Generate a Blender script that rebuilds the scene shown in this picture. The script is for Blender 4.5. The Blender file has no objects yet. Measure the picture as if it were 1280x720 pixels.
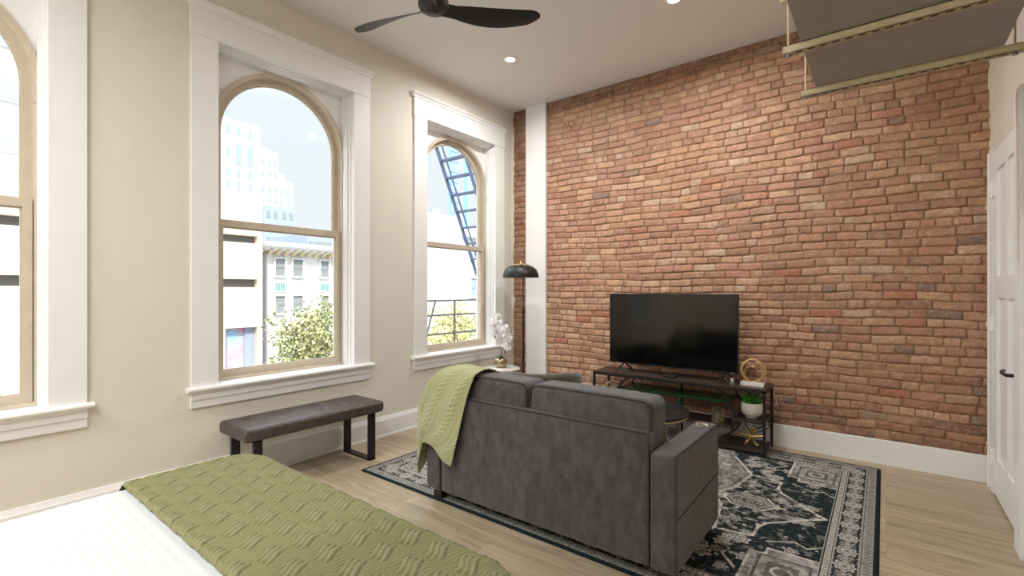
import bpy, bmesh, math, random
import numpy as np
from mathutils import Vector, Matrix
random.seed(7)
PI = math.pi
col = bpy.context.scene.collection

# ------------------------------------------------------------------ colours / materials
def lin(c):
    return tuple(((x/255)/12.92 if x/255 <= .04045 else ((x/255+.055)/1.055)**2.4) for x in c)

def mat(name, rgb, rough=.5, metal=0., spec=.5, var=0., vscale=8., bump=0., bscale=60., rgb2=None,
        stretch=(1, 1, 1), sheen=0., coat=0., detail=4.):
    m = bpy.data.materials.new(name); m.use_nodes = True
    n, l = m.node_tree.nodes, m.node_tree.links
    b = n['Principled BSDF']
    c = lin(rgb)
    b.inputs['Base Color'].default_value = (*c, 1)
    b.inputs['Roughness'].default_value = rough
    b.inputs['Metallic'].default_value = metal
    b.inputs['Specular IOR Level'].default_value = spec
    b.inputs['Sheen Weight'].default_value = sheen
    b.inputs['Coat Weight'].default_value = coat
    if var or bump or rgb2:
        tc = n.new('ShaderNodeTexCoord'); mp = n.new('ShaderNodeMapping')
        mp.inputs['Scale'].default_value = stretch
        l.new(tc.outputs['Object'], mp.inputs[0])
    if var or rgb2:
        t = n.new('ShaderNodeTexNoise'); t.inputs['Scale'].default_value = vscale
        t.inputs['Detail'].default_value = detail; t.inputs['Roughness'].default_value = .6
        l.new(mp.outputs[0], t.inputs['Vector'])
        r = n.new('ShaderNodeValToRGB')
        c2 = lin(rgb2) if rgb2 else tuple(x*(1-var) for x in c)
        r.color_ramp.elements[0].position = .36; r.color_ramp.elements[1].position = .64
        r.color_ramp.elements[0].color = (*c2, 1)
        r.color_ramp.elements[1].color = (*(c if rgb2 else tuple(min(1, x*(1+var*.5)) for x in c)), 1)
        l.new(t.outputs['Fac'], r.inputs[0]); l.new(r.outputs[0], b.inputs['Base Color'])
    if bump:
        t2 = n.new('ShaderNodeTexNoise'); t2.inputs['Scale'].default_value = bscale
        t2.inputs['Detail'].default_value = 4
        l.new(mp.outputs[0], t2.inputs['Vector'])
        bp = n.new('ShaderNodeBump'); bp.inputs['Strength'].default_value = bump
        bp.inputs['Distance'].default_value = .004
        l.new(t2.outputs['Fac'], bp.inputs['Height']); l.new(bp.outputs[0], b.inputs['Normal'])
    return m

def attr_mat(name, rough, var, vscale, bump, bscale, spec=.3, dist=.003):
    m = mat(name, (128, 128, 128), rough, spec=spec)
    n, l = m.node_tree.nodes, m.node_tree.links
    b = n['Principled BSDF']
    a = n.new('ShaderNodeAttribute'); a.attribute_name = 'Col'
    tc = n.new('ShaderNodeTexCoord')
    t = n.new('ShaderNodeTexNoise'); t.inputs['Scale'].default_value = vscale
    t.inputs['Detail'].default_value = 6; t.inputs['Roughness'].default_value = .7
    l.new(tc.outputs['Object'], t.inputs['Vector'])
    mr = n.new('ShaderNodeMapRange'); mr.inputs['From Min'].default_value = .3; mr.inputs['From Max'].default_value = .7
    mr.inputs['To Min'].default_value = 1-var; mr.inputs['To Max'].default_value = 1+var
    l.new(t.outputs['Fac'], mr.inputs['Value'])
    mx = n.new('ShaderNodeVectorMath'); mx.operation = 'SCALE'
    l.new(a.outputs['Color'], mx.inputs[0]); l.new(mr.outputs[0], mx.inputs['Scale'])
    l.new(mx.outputs[0], b.inputs['Base Color'])
    if bump:
        t2 = n.new('ShaderNodeTexNoise'); t2.inputs['Scale'].default_value = bscale; t2.inputs['Detail'].default_value = 5
        l.new(tc.outputs['Object'], t2.inputs['Vector'])
        bp = n.new('ShaderNodeBump'); bp.inputs['Strength'].default_value = bump; bp.inputs['Distance'].default_value = dist
        l.new(t2.outputs['Fac'], bp.inputs['Height']); l.new(bp.outputs[0], b.inputs['Normal'])
    return m

M = {}
M['wall'] = mat('wall_paint', (226, 220, 209), .7, var=.02, vscale=3, bump=.12, bscale=150)
M['ceil'] = mat('ceiling_paint', (228, 225, 219), .85, bump=.3, bscale=120)
M['white'] = mat('white_trim_paint', (242, 241, 240), .38, var=.015, vscale=5)
M['sash'] = mat('beige_sash_paint', (200, 187, 168), .42, var=.05, vscale=14)
M['mortar'] = mat('mortar', (158, 124, 98), .95, var=.35, vscale=4, bump=1., bscale=70, detail=8)
M['brick'] = attr_mat('old_brick', .6, .22, 34, 1., 75, spec=.45)
M['plaster'] = mat('ragged_plaster', (214, 205, 186), .9, bump=.8, bscale=80)
M['velvet'] = mat('grey_chenille', (80, 78, 80), .85, rgb2=(56, 54, 57), vscale=24, bump=.5, bscale=420, sheen=.25, stretch=(1, 1, .5), detail=8)
M['piping'] = mat('dark_grey_piping', (54, 53, 56), .85)
M['seam'] = mat('dark_seam_thread', (44, 43, 45), .9)  # plain dark thread for the armrest seam
M['black'] = mat('black_metal', (22, 22, 24), .42, spec=.5)
M['fan'] = mat('fan_black', (34, 33, 34), .5, var=.2, vscale=10)
M['suede'] = mat('dark_brown_suede', (84, 75, 71), .4, rgb2=(64, 57, 54), vscale=30, bump=.4, bscale=200, spec=.45)
M['throw'] = mat('green_knit', (174, 176, 132), .95, var=.10, vscale=60, bump=.8, bscale=330, sheen=.4)
M['quilt'] = mat('sage_quilt_cotton', (126, 125, 84), .9, var=.04, vscale=40, bump=.3, bscale=500, sheen=.15)
M['sheet'] = mat('white_bed_linen', (200, 203, 206), .85, bump=.4, bscale=90, stretch=(1, 6, 1))
M['bedbase'] = mat('bed_base_fabric', (120, 116, 110), .9)
M['tv'] = mat('tv_glass', (6, 6, 7), .12, spec=.5)
M['tvbezel'] = mat('tv_bezel', (30, 30, 32), .35)
M['darkwood'] = mat('dark_board', (60, 49, 44), .38, var=.3, vscale=6, stretch=(1, 10, 10))
M['greenedge'] = mat('green_tinted_shelf', (22, 62, 36), .25)
M['gold'] = mat('polished_gold', (226, 194, 132), .3, 1.)
M['palegold'] = mat('brushed_pale_gold', (186, 170, 140), .35, 1.)
M['chrome'] = mat('chrome', (215, 212, 205), .18, 1.)
M['marble'] = mat('white_marble', (236, 232, 224), .25, rgb2=(205, 200, 192), vscale=9)
M['petal'] = mat('orchid_petal', (246, 243, 244), .6)
M['bud'] = mat('orchid_bud', (92, 92, 66), .6)
M['leaf'] = mat('plant_leaf', (84, 164, 58), .5, rgb2=(54, 126, 40), vscale=30)
M['stem'] = mat('plant_stem', (88, 106, 58), .6)
M['pot'] = mat('cream_ceramic', (224, 218, 204), .4, var=.03)
M['soil'] = mat('soil', (58, 46, 36), .95)
M['olive'] = mat('olive_velvet', (74, 69, 52), .8, rgb2=(60, 55, 42), vscale=14, sheen=.4)
M['duct'] = mat('grey_duct_metal', (156, 150, 141), .5, metal=.2, var=.07, vscale=2.2, bump=.2, bscale=200)
M['strut'] = mat('cream_strut_metal', (222, 212, 178), .45, metal=.1, var=.08, vscale=20)
M['strutunder'] = mat('strut_darker_underside', (176, 158, 128), .6, var=.2, vscale=20)  # darker tone for the plate under the channel
M['slot'] = mat('strut_slot_dark', (58, 48, 40), .9)
M['zinc'] = mat('zinc_nut', (170, 172, 176), .35, 1.)
M['greenglass'] = mat('green_glass', (26, 82, 50), .1, spec=.8)
M['cable'] = mat('black_cable', (20, 20, 20), .6)
M['whitecable'] = mat('white_cable', (225, 222, 214), .5)
# outside
M['o_beige'] = mat('beige_facade_brick', (212, 194, 170), .9, var=.03, vscale=30, stretch=(1, .3, 3))
M['o_white'] = mat('white_facade', (222, 221, 219), .85)
M['o_tower'] = mat('pale_stone_tower', (204, 205, 209), .9, var=.03, vscale=.4)
M['o_bluegrey_shade'] = mat('blue_grey_walls_and_painted_shade', (150, 160, 182), .9)  # blue-grey walls, and the shade painted onto the tower wing
M['o_glass'] = mat('facade_window_glass', (138, 142, 144), .3)
M['o_glassp'] = mat('pale_facade_window_glass', (150, 160, 178), .4)
M['o_blue'] = mat('blue_glass_tower_cladding', (150, 190, 222), .35)
M['o_grey'] = mat('pale_grey_block_wall', (196, 198, 202), .9, var=.04, vscale=2)
M['o_teal'] = mat('teal_panel', (86, 150, 150), .7)
M['o_ochre'] = mat('ochre_bracket', (222, 204, 164), .8)
M['o_concrete'] = mat('grey_concrete', (150, 150, 152), .9)
M['o_dark'] = mat('dark_recess_glass', (100, 102, 104), .6)
M['o_iron'] = mat('blue_grey_iron', (98, 112, 142), .6)
M['o_iron2'] = mat('grey_iron', (112, 110, 108), .6)
M['asphalt'] = mat('asphalt', (150, 150, 152), .95, var=.1, vscale=.6)
M['o_trunk'] = mat('bark', (96, 84, 72), .9)
M['o_leafg'] = mat('street_tree_leaf', (132, 146, 100), .8, rgb2=(166, 158, 112), vscale=1.6)
M['o_leafy'] = mat('yellow_street_leaf', (214, 204, 144), .8, rgb2=(186, 188, 136), vscale=1.5)
M['mural'] = mat('painted_mural', (150, 190, 214), .8, rgb2=(216, 128, 140), vscale=1.1)

def emis(name, rgb, s):
    m = bpy.data.materials.new(name); m.use_nodes = True
    b = m.node_tree.nodes['Principled BSDF']
    b.inputs['Base Color'].default_value = (.8, .8, .8, 1)
    b.inputs['Emission Color'].default_value = (*lin(rgb), 1); b.inputs['Emission Strength'].default_value = s
    return m
M['lampglow'] = emis('downlight_diffuser', (255, 246, 232), 6)

def pane_mat():
    m = bpy.data.materials.new('window_glass'); m.use_nodes = True
    n, l = m.node_tree.nodes, m.node_tree.links
    n.remove(n['Principled BSDF'])
    t = n.new('ShaderNodeBsdfTransparent'); t.inputs[0].default_value = (.97, .985, .98, 1)
    g = n.new('ShaderNodeBsdfGlossy'); g.inputs['Roughness'].default_value = .03
    f = n.new('ShaderNodeFresnel'); f.inputs[0].default_value = 1.38
    mx = n.new('ShaderNodeMixShader')
    ge = n.new('ShaderNodeNewGeometry'); inv = n.new('ShaderNodeMath'); inv.operation = 'SUBTRACT'; inv.inputs[0].default_value = 1.
    ml = n.new('ShaderNodeMath'); ml.operation = 'MULTIPLY'
    l.new(ge.outputs['Backfacing'], inv.inputs[1]); l.new(f.outputs[0], ml.inputs[0]); l.new(inv.outputs[0], ml.inputs[1])
    l.new(ml.outputs[0], mx.inputs[0]); l.new(t.outputs[0], mx.inputs[1]); l.new(g.outputs[0], mx.inputs[2])
    l.new(mx.outputs[0], n['Material Output'].inputs[0])
    return m
M['pane'] = pane_mat()

def floor_mat():
    m = bpy.data.materials.new('light_oak_planks'); m.use_nodes = True
    n, l = m.node_tree.nodes, m.node_tree.links
    b = n['Principled BSDF']; b.inputs['Roughness'].default_value = .42; b.inputs['Specular IOR Level'].default_value = .4
    tc = n.new('ShaderNodeTexCoord')
    br = n.new('ShaderNodeTexBrick'); br.offset = .37; br.offset_frequency = 2
    for k, v in (('Scale', 1), ('Mortar Size', .0012), ('Mortar Smooth', .1), ('Bias', 0), ('Brick Width', 1.22), ('Row Height', .18)):
        br.inputs[k].default_value = v
    br.inputs['Color1'].default_value = (0, 0, 0, 1); br.inputs['Color2'].default_value = (1, 1, 1, 1)
    br.inputs['Mortar'].default_value = (.5, .5, .5, 1)
    l.new(tc.outputs['Object'], br.inputs['Vector'])
    # offset the grain per plank
    ad = n.new('ShaderNodeVectorMath'); ad.operation = 'MULTIPLY_ADD'
    ad.inputs[1].default_value = (13, 7, 3)
    l.new(br.outputs['Color'], ad.inputs[0]); l.new(tc.outputs['Object'], ad.inputs[2])
    mp = n.new('ShaderNodeMapping'); mp.inputs['Scale'].default_value = (1.1, 14, 1)
    l.new(ad.outputs[0], mp.inputs[0])
    t = n.new('ShaderNodeTexNoise'); t.inputs['Scale'].default_value = 1.6; t.inputs['Detail'].default_value = 9
    t.inputs['Roughness'].default_value = .62; t.inputs['Distortion'].default_value = .8
    l.new(mp.outputs[0], t.inputs['Vector'])
    r = n.new('ShaderNodeValToRGB'); e = r.color_ramp.elements
    e[0].position = .25; e[0].color = (*lin((144, 126, 102)), 1)
    e[1].position = .75; e[1].color = (*lin((200, 186, 163)), 1)
    x = e.new(.5); x.color = (*lin((180, 164, 139)), 1)
    l.new(t.outputs['Fac'], r.inputs[0])
    mr = n.new('ShaderNodeMapRange'); mr.inputs['To Min'].default_value = .86; mr.inputs['To Max'].default_value = 1.06
    l.new(br.outputs['Color'], mr.inputs['Value'])
    # knots
    mk = n.new('ShaderNodeMapping'); mk.inputs['Scale'].default_value = (2.2, 7, 1)
    l.new(ad.outputs[0], mk.inputs[0])
    vo = n.new('ShaderNodeTexNoise'); vo.inputs['Scale'].default_value = 2.3; vo.inputs['Detail'].default_value = 3
    l.new(mk.outputs[0], vo.inputs['Vector'])
    kr = n.new('ShaderNodeMapRange'); kr.inputs['From Min'].default_value = .68; kr.inputs['From Max'].default_value = .80
    kr.inputs['To Min'].default_value = 1; kr.inputs['To Max'].default_value = .62
    l.new(vo.outputs['Fac'], kr.inputs['Value'])
    mo = n.new('ShaderNodeMapRange'); mo.inputs['To Min'].default_value = 1; mo.inputs['To Max'].default_value = .6
    l.new(br.outputs['Fac'], mo.inputs['Value'])
    p1 = n.new('ShaderNodeMath'); p1.operation = 'MULTIPLY'; p2 = n.new('ShaderNodeMath'); p2.operation = 'MULTIPLY'
    l.new(mr.outputs[0], p1.inputs[0]); l.new(kr.outputs[0], p1.inputs[1])
    l.new(p1.outputs[0], p2.inputs[0]); l.new(mo.outputs[0], p2.inputs[1])
    s = n.new('ShaderNodeVectorMath'); s.operation = 'SCALE'
    l.new(r.outputs[0], s.inputs[0]); l.new(p2.outputs[0], s.inputs['Scale'])
    l.new(s.outputs[0], b.inputs['Base Color'])
    bp = n.new('ShaderNodeBump'); bp.inputs['Strength'].default_value = .15; bp.inputs['Distance'].default_value = .002
    l.new(t.outputs['Fac'], bp.inputs['Height']); l.new(bp.outputs[0], b.inputs['Normal'])
    return m
M['floor'] = floor_mat()

# ------------------------------------------------------------------ object helpers
def wloc(o):
    v = Vector((0, 0, 0))
    while o: v = v + o.location; o = o.parent
    return v

def thing(name, label, cat, loc=(0, 0, 0), group=None, kind=None):
    o = bpy.data.objects.new(name, None); col.objects.link(o); o.location = loc
    o.empty_display_size = .05
    if kind: o['kind'] = kind
    if label: o['label'] = label
    if cat: o['category'] = cat
    if group: o['group'] = group
    return o

def tag(o, label=None, cat=None, group=None, kind=None):
    if label: o['label'] = label
    if cat: o['category'] = cat
    if group: o['group'] = group
    if kind: o['kind'] = kind
    return o

def retree(root, label, group=None, loc=None, rotz=None):
    r = root.copy(); col.objects.link(r); r['label'] = label
    if group: r['group'] = group
    if loc is not None: r.location = loc
    if rotz is not None: r.rotation_euler = (0, 0, rotz)
    for ch in list(root.children):
        c = ch.copy(); col.objects.link(c); c.parent = r
        for g in ch.children:
            d = g.copy(); col.objects.link(d); d.parent = c
    return r

class B:
    """collects shapes given in room coordinates, makes ONE mesh"""
    def __init__(s): s.v = []; s.f = []; s.sm = []
    def add(s, verts, faces, smooth=False):
        o = len(s.v); s.v.extend([tuple(p) for p in verts])
        s.f.extend([tuple(i+o for i in f) for f in faces]); s.sm.extend([smooth]*len(faces)); return s
    def box(s, x0, x1, y0, y1, z0, z1, bev=0., seg=2):
        if bev <= 0:
            v = [(x, y, z) for z in (z0, z1) for y in (y0, y1) for x in (x0, x1)]
            return s.add(v, [(0, 2, 3, 1), (4, 5, 7, 6), (0, 1, 5, 4), (2, 6, 7, 3), (0, 4, 6, 2), (1, 3, 7, 5)])
        bm = bmesh.new(); bmesh.ops.create_cube(bm, size=1)
        for q in bm.verts:
            q.co = Vector(((x0+x1)/2+q.co.x*(x1-x0), (y0+y1)/2+q.co.y*(y1-y0), (z0+z1)/2+q.co.z*(z1-z0)))
        bmesh.ops.bevel(bm, geom=bm.edges[:]+bm.verts[:], offset=min(bev, .49*min(abs(x1-x0), abs(y1-y0), abs(z1-z0))), segments=seg, affect='EDGES', profile=.5)
        s.bm(bm, seg > 2); return s
    def bm(s, bm, smooth=False):
        bm.verts.index_update()
        s.add([v.co[:] for v in bm.verts], [[v.index for v in f.verts] for f in bm.faces], smooth); bm.free(); return s
    def soft(s, x0, x1, y0, y1, z0, z1, r=.04, n=14, puff=(0, 0, 0), fn=None):
        c = ((x0+x1)/2, (y0+y1)/2, (z0+z1)/2); h = (abs(x1-x0)/2, abs(y1-y0)/2, abs(z1-z0)/2); r = min(r, *h)
        nn = [max(4, int(n))]*3
        verts = {}; vl = []; fl = []
        def pos(t):  # cosine-ish spacing concentrates vertices at the rounded edges
            return math.sin(t*PI/2)*.5+t*.5
        def vid(i, j, k, N):
            key = (i, j, k)
            if key in verts: return verts[key]
            p = [pos(-1+2*q/N) for q in (i, j, k)]
            w = [p[a]*h[a] for a in range(3)]
            core = [max(-(h[a]-r), min(h[a]-r, w[a])) for a in range(3)]
            d = [w[a]-core[a] for a in range(3)]; L = math.sqrt(sum(q*q for q in d))
            if L > 1e-9: w = [core[a]+d[a]/L*min(r, L if L < r else r) for a in range(3)]
            q = [w[a]/h[a] for a in range(3)]
            for a in range(3):
                o1, o2 = (a+1) % 3, (a+2) % 3
                w[a] += q[a]*puff[a]*max(0, 1-q[o1]**2)*max(0, 1-q[o2]**2)
            w = [w[a]+c[a] for a in range(3)]
            if fn: w = fn(w)
            verts[key] = len(vl); vl.append(tuple(w)); return verts[key]
        N = nn[0]
        for i in range(N):
            for j in range(N):
                for (ax, side) in ((0, 0), (0, N), (1, 0), (1, N), (2, 0), (2, N)):
                    def K(a, b):
                        t = [0, 0, 0]; t[ax] = side; t[(ax+1) % 3] = a; t[(ax+2) % 3] = b
                        return vid(*t, N)
                    q = [K(i, j), K(i+1, j), K(i+1, j+1), K(i, j+1)]
                    fl.append(q if side else q[::-1])
        return s.add(vl, fl, True)
    def cyl(s, p0, p1, r, r1=None, n=16, cap=True):
        p0, p1 = Vector(p0), Vector(p1); r1 = r if r1 is None else r1
        d = (p1-p0).normalized(); a = d.orthogonal().normalized(); b = d.cross(a)
        v = []
        for (p, q) in ((p0, r), (p1, r1)):
            for i in range(n):
                t = 2*PI*i/n; v.append(p+a*math.cos(t)*q+b*math.sin(t)*q)
        s.add(v, [(i, (i+1) % n, n+(i+1) % n, n+i) for i in range(n)], True)
        if cap: s.add(v, [tuple(range(n))[::-1], tuple(range(n, 2*n))])
        return s
    def tube(s, pts, r, n=8, closed=False, rf=None):
        P = [Vector(p) for p in pts]; m = len(P); v = []; up = None
        for i in range(m):
            a = P[(i-1) % m] if (closed or i > 0) else P[i]; b = P[(i+1) % m] if (closed or i < m-1) else P[i]
            d = (b-a).normalized()
            if up is None: up = d.orthogonal().normalized()
            up = (up-d*up.dot(d)).normalized(); w = d.cross(up)
            rr = r if rf is None else rf(i/(m-1))
            for k in range(n):
                t = 2*PI*k/n; v.append(P[i]+up*math.cos(t)*rr+w*math.sin(t)*rr)
        f = []
        for i in range(m if closed else m-1):
            j = (i+1) % m
            for k in range(n): f.append((i*n+k, i*n+(k+1) % n, j*n+(k+1) % n, j*n+k))
        s.add(v, f, True)
        if not closed: s.add(v, [tuple(range(n))[::-1], tuple(range((m-1)*n, m*n))])
        return s
    def bar(s, pts, w, h, side):
        """flat bar along pts: width w along vector side, thickness h across"""
        P = [Vector(p) for p in pts]; m = len(P); sd = Vector(side).normalized(); v = []
        for i in range(m):
            d = (P[min(i+1, m-1)]-P[max(i-1, 0)]).normalized(); o = d.cross(sd).normalized()
            for (a, b) in ((-1, -1), (1, -1), (1, 1), (-1, 1)): v.append(P[i]+sd*a*w/2+o*b*h/2)
        f = [(i*4+k, i*4+(k+1) % 4, i*4+4+(k+1) % 4, i*4+4+k) for i in range(m-1) for k in range(4)]
        f += [(3, 2, 1, 0), tuple((m-1)*4+k for k in range(4))]
        return s.add(v, f)
    def lathe(s, c, prof, n=32, sx=1., sy=1.):
        v = []; f = []; m = len(prof)
        for (r, z) in prof:
            for k in range(n):
                t = 2*PI*k/n; v.append((c[0]+r*math.cos(t)*sx, c[1]+r*math.sin(t)*sy, c[2]+z))
        for i in range(m-1):
            for k in range(n): f.append((i*n+k, i*n+(k+1) % n, (i+1)*n+(k+1) % n, (i+1)*n+k))
        s.add(v, f, True)
        s.add(v, [tuple(range(n))[::-1], tuple(range((m-1)*n, m*n))]); return s
    def ring(s, outer, inner, x0, x1):
        """frame between two closed (y,z) outlines of the same count, extruded in x"""
        n = len(outer); v = []
        for x in (x0, x1):
            for o in (outer, inner):
                for (y, z) in o: v.append((x, y, z))
        f = []
        for i in range(n):
            j = (i+1) % n
            f += [(i, j, n+j, n+i), (2*n+j, 2*n+i, 3*n+i, 3*n+j), (j, i, 2*n+i, 2*n+j), (n+i, n+j, 3*n+j, 3*n+i)]
        return s.add(v, f)
    def prism(s, poly, ax, a0, a1):
        """extrude 2-D outline along axis ax (0,1,2); poly holds the other two coords in order"""
        n = len(poly); v = []
        for a in (a0, a1):
            for p in poly:
                q = list(p); q.insert(ax, a); v.append(tuple(q))
        return s.add(v, [tuple(range(n)), tuple(range(n, 2*n))[::-1]]+[(i, n+i, n+(i+1) % n, (i+1) % n) for i in range(n)])
    def grid(s, V, nu, nv, smooth=True):
        return s.add(V, [(i*nv+j, (i+1)*nv+j, (i+1)*nv+j+1, i*nv+j+1) for i in range(nu-1) for j in range(nv-1)], smooth)
    def make(s, name, m, parent=None, flipfix=True, loc=None):
        off = wloc(parent) if parent else (Vector(loc) if loc else Vector((0, 0, 0)))
        me = bpy.data.meshes.new(name)
        me.from_pydata([(a-off.x, b-off.y, c-off.z) for (a, b, c) in s.v], [], s.f)
        me.polygons.foreach_set('use_smooth', s.sm)
        if flipfix and len(s.f) < 60000:
            bm = bmesh.new(); bm.from_mesh(me); bmesh.ops.recalc_face_normals(bm, faces=bm.faces[:]); bm.to_mesh(me); bm.free()
        me.update(); me.materials.append(M[m] if isinstance(m, str) else m)
        o = bpy.data.objects.new(name, me); col.objects.link(o)
        if parent: o.parent = parent
        elif loc: o.location = loc
        return o

def np_grid_obj(name, V, nu, nv, m, parent=None, colr=None, loc=None):
    """V: (nu*nv,3) array, row-major; fast path for dense sheets"""
    off = wloc(parent) if parent else (Vector(loc) if loc else Vector((0, 0, 0)))
    V = V-np.array(off)
    me = bpy.data.meshes.new(name)
    i, j = np.meshgrid(np.arange(nu-1), np.arange(nv-1), indexing='ij')
    a = (i*nv+j).ravel()
    q = np.stack([a, a+nv, a+nv+1, a+1], 1).astype(np.int32)
    nf = len(q)
    me.vertices.add(len(V)); me.vertices.foreach_set('co', V.astype(np.float32).ravel())
    me.loops.add(nf*4); me.loops.foreach_set('vertex_index', q.ravel())
    me.polygons.add(nf); me.polygons.foreach_set('loop_start', np.arange(0, nf*4, 4, dtype=np.int32))
    me.polygons.foreach_set('use_smooth', np.ones(nf, dtype=bool))
    me.update(calc_edges=True); me.validate()
    if colr is not None:
        at = me.color_attributes.new('Col', 'FLOAT_COLOR', 'POINT')
        c = np.ones((len(V), 4), np.float32); c[:, :3] = colr; at.data.foreach_set('color', c.ravel())
    me.materials.append(M[m])
    o = bpy.data.objects.new(name, me); col.objects.link(o)
    if parent: o.parent = parent
    elif loc: o.location = loc
    return o

def vnoise(x, y, scale, seed, octs=3):
    out = np.zeros_like(x, dtype=float); amp = 1; tot = 0
    for o in range(octs):
        rs = np.random.RandomState(seed+o*17); G = rs.rand(256, 256)
        u = x/scale; v = y/scale; iu = np.floor(u).astype(int); iv = np.floor(v).astype(int)
        fu = u-iu; fv = v-iv; fu = fu*fu*(3-2*fu); fv = fv*fv*(3-2*fv)
        a = G[iu % 256, iv % 256]; b = G[(iu+1) % 256, iv % 256]; c = G[iu % 256, (iv+1) % 256]; d = G[(iu+1) % 256, (iv+1) % 256]
        out += amp*((a*(1-fu)+b*fu)*(1-fv)+(c*(1-fu)+d*fu)*fv); tot += amp; amp *= .5; scale /= 2.
    return out/tot

def struct(b, name, m, parent=None):
    o = b.make(name, m, parent)
    if not parent: o['kind'] = 'structure'
    return o

# ------------------------------------------------------------------ room shell
XW, YB, XR, YK, H = 0., 4.72, 4.25, -3.6, 3.56
struct(B().box(-.25, XR+.3, YK-.2, YB+.3, -.2, 0), 'floor', 'floor')
struct(B().box(-.25, XR+.3, YK-.2, YB+.3, H, H+.2), 'ceiling', 'ceil')
WC = [-.025, 1.90, 3.815]     # window centres along the left wall
HO, Z0, Z1 = .56, .68, 3.10
w = B()
w.box(-.25, 0, YK-.2, YB+.3, 0, Z0).box(-.25, 0, YK-.2, YB+.3, Z1, H)
edges = [YK-.2]+[e for c in WC for e in (c-HO, c+HO)]+[YB+.3]
for a, b_ in zip(edges[::2], edges[1::2]): w.box(-.25, 0, a, b_, Z0, Z1)
struct(w, 'wall_left', 'wall')
struct(B().box(XR, XR+.3, YK-.2, YB+.3, 0, H), 'wall_right', 'wall')
struct(B().box(0, XR, YK-.2, YK, 0, H), 'wall_back', 'wall')

# brick wall: individually shaped bricks in front of a mortar bed, one mesh
def brick_wall():
    rs = np.random.RandomState(11)
    V = []; F = []; C = []
    ch = .0675; nu, nv = 13, 6
    pal = [(182, 138, 111), (186, 144, 114), (177, 132, 107), (191, 151, 121), (172, 124, 101), (180, 134, 110), (178, 138, 115), (170, 127, 106), (187, 146, 119), (194, 157, 130)]
    z = .05; row = 0
    while z < H-.005:
        hrow = ch*rs.uniform(.95, 1.05)
        header = (row % 7 == 5)
        x = -.05-rs.uniform(0, .2)
        while x < XR+.02:
            L = rs.uniform(.088, .11) if (header or rs.rand() < .12) else rs.uniform(.178, .218)
            if .55 < x < 1.25 and rs.rand() < .3: L *= .6
            x0, x1 = x+.0022, x+L-.0022; x += L
            if x1 < .0 or x0 > XR: continue
            x0, x1 = max(x0, 0), min(x1, XR)
            if x1-x0 < .02: continue
            z0, z1 = z+.0026, z+hrow-.0026
            if z1 > H: z1 = H
            if z1-z0 < .015: continue
            # courses sag and wander a little
            def dz(q): return .010*math.sin(q*1.9+row*.05)+.006*math.sin(q*5.3+row*.4)+.0018*math.sin(q*17+row)
            dep = .011+rs.uniform(-.003, .003)
            tilt = rs.uniform(-.0035, .0035)
            base = len(V); ph = rs.rand(4)*6.3
            c0 = np.array(lin(pal[rs.randint(len(pal))]))*rs.uniform(.88, 1.1)
            if rs.rand() < .02: c0 = np.array(lin((142, 116, 102)))
            if rs.rand() < .015: c0 = np.array(lin((178, 116, 92)))
            if rs.rand() < .04: c0 = np.array(lin((196, 166, 142)))
            cx, cz = (x0+x1)/2, (z0+z1)/2
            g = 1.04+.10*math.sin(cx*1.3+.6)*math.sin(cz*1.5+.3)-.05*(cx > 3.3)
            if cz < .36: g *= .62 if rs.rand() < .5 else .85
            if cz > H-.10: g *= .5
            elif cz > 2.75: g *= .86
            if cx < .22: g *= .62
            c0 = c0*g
            for i in range(nu):
                for j in range(nv):
                    u = i/(nu-1); v = j/(nv-1)
                    px = x0+(x1-x0)*u; pz = z0+(z1-z0)*v
                    e = min(u, 1-u)*(x1-x0); e2 = min(v, 1-v)*(z1-z0)
                    rim = min(e, e2)
                    dd = dep-(.0032 if rim < 1e-6 else 0)-.0003*(1 if rim < .012 else 0)
                    if rim < 1e-6:
                        px += rs.uniform(-.0022, .0022); pz += rs.uniform(-.003, .003)
                        # round the corners
                        if (i in (0, nu-1)) and (j in (0, nv-1)):
                            px += (.002 if i == 0 else -.002); pz += (.003 if j == 0 else -.003)
                    else:
                        dd += rs.uniform(-.0009, .0009)+.0015*math.sin(px*60+ph[0])*math.sin(pz*90+ph[1])
                    dd += tilt*(2*v-1)
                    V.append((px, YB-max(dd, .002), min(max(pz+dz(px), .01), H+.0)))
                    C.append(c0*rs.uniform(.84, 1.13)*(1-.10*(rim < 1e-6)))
            for i in range(nu-1):
                for j in range(nv-1):
                    a = base+i*nv+j; F.append((a, a+nv, a+nv+1, a+1))
            # skirt into the mortar
            per = [base+i*nv for i in range(nu)]+[base+(nu-1)*nv+j for j in range(1, nv)]+[base+i*nv+nv-1 for i in range(nu-2, -1, -1)]+[base+j for j in range(nv-2, 0, -1)]
            s0 = len(V)
            for k in per: V.append((V[k][0], YB+.006, V[k][2])); C.append(c0*.8)
            for k in range(len(per)):
                k2 = (k+1) % len(per); F.append((per[k], s0+k, s0+k2, per[k2]))
        z += hrow; row += 1
    me = bpy.data.meshes.new('wall_front'); me.from_pydata(V, [], F)
    me.polygons.foreach_set('use_smooth', [True]*len(F))
    at = me.color_attributes.new('Col', 'FLOAT_COLOR', 'POINT')
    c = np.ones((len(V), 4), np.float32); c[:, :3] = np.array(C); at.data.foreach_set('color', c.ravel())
    me.materials.append(M['brick']); me.update()
    o = bpy.data.objects.new('wall_front', me); col.objects.link(o)
    o['kind'] = 'structure'
    return o
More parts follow.
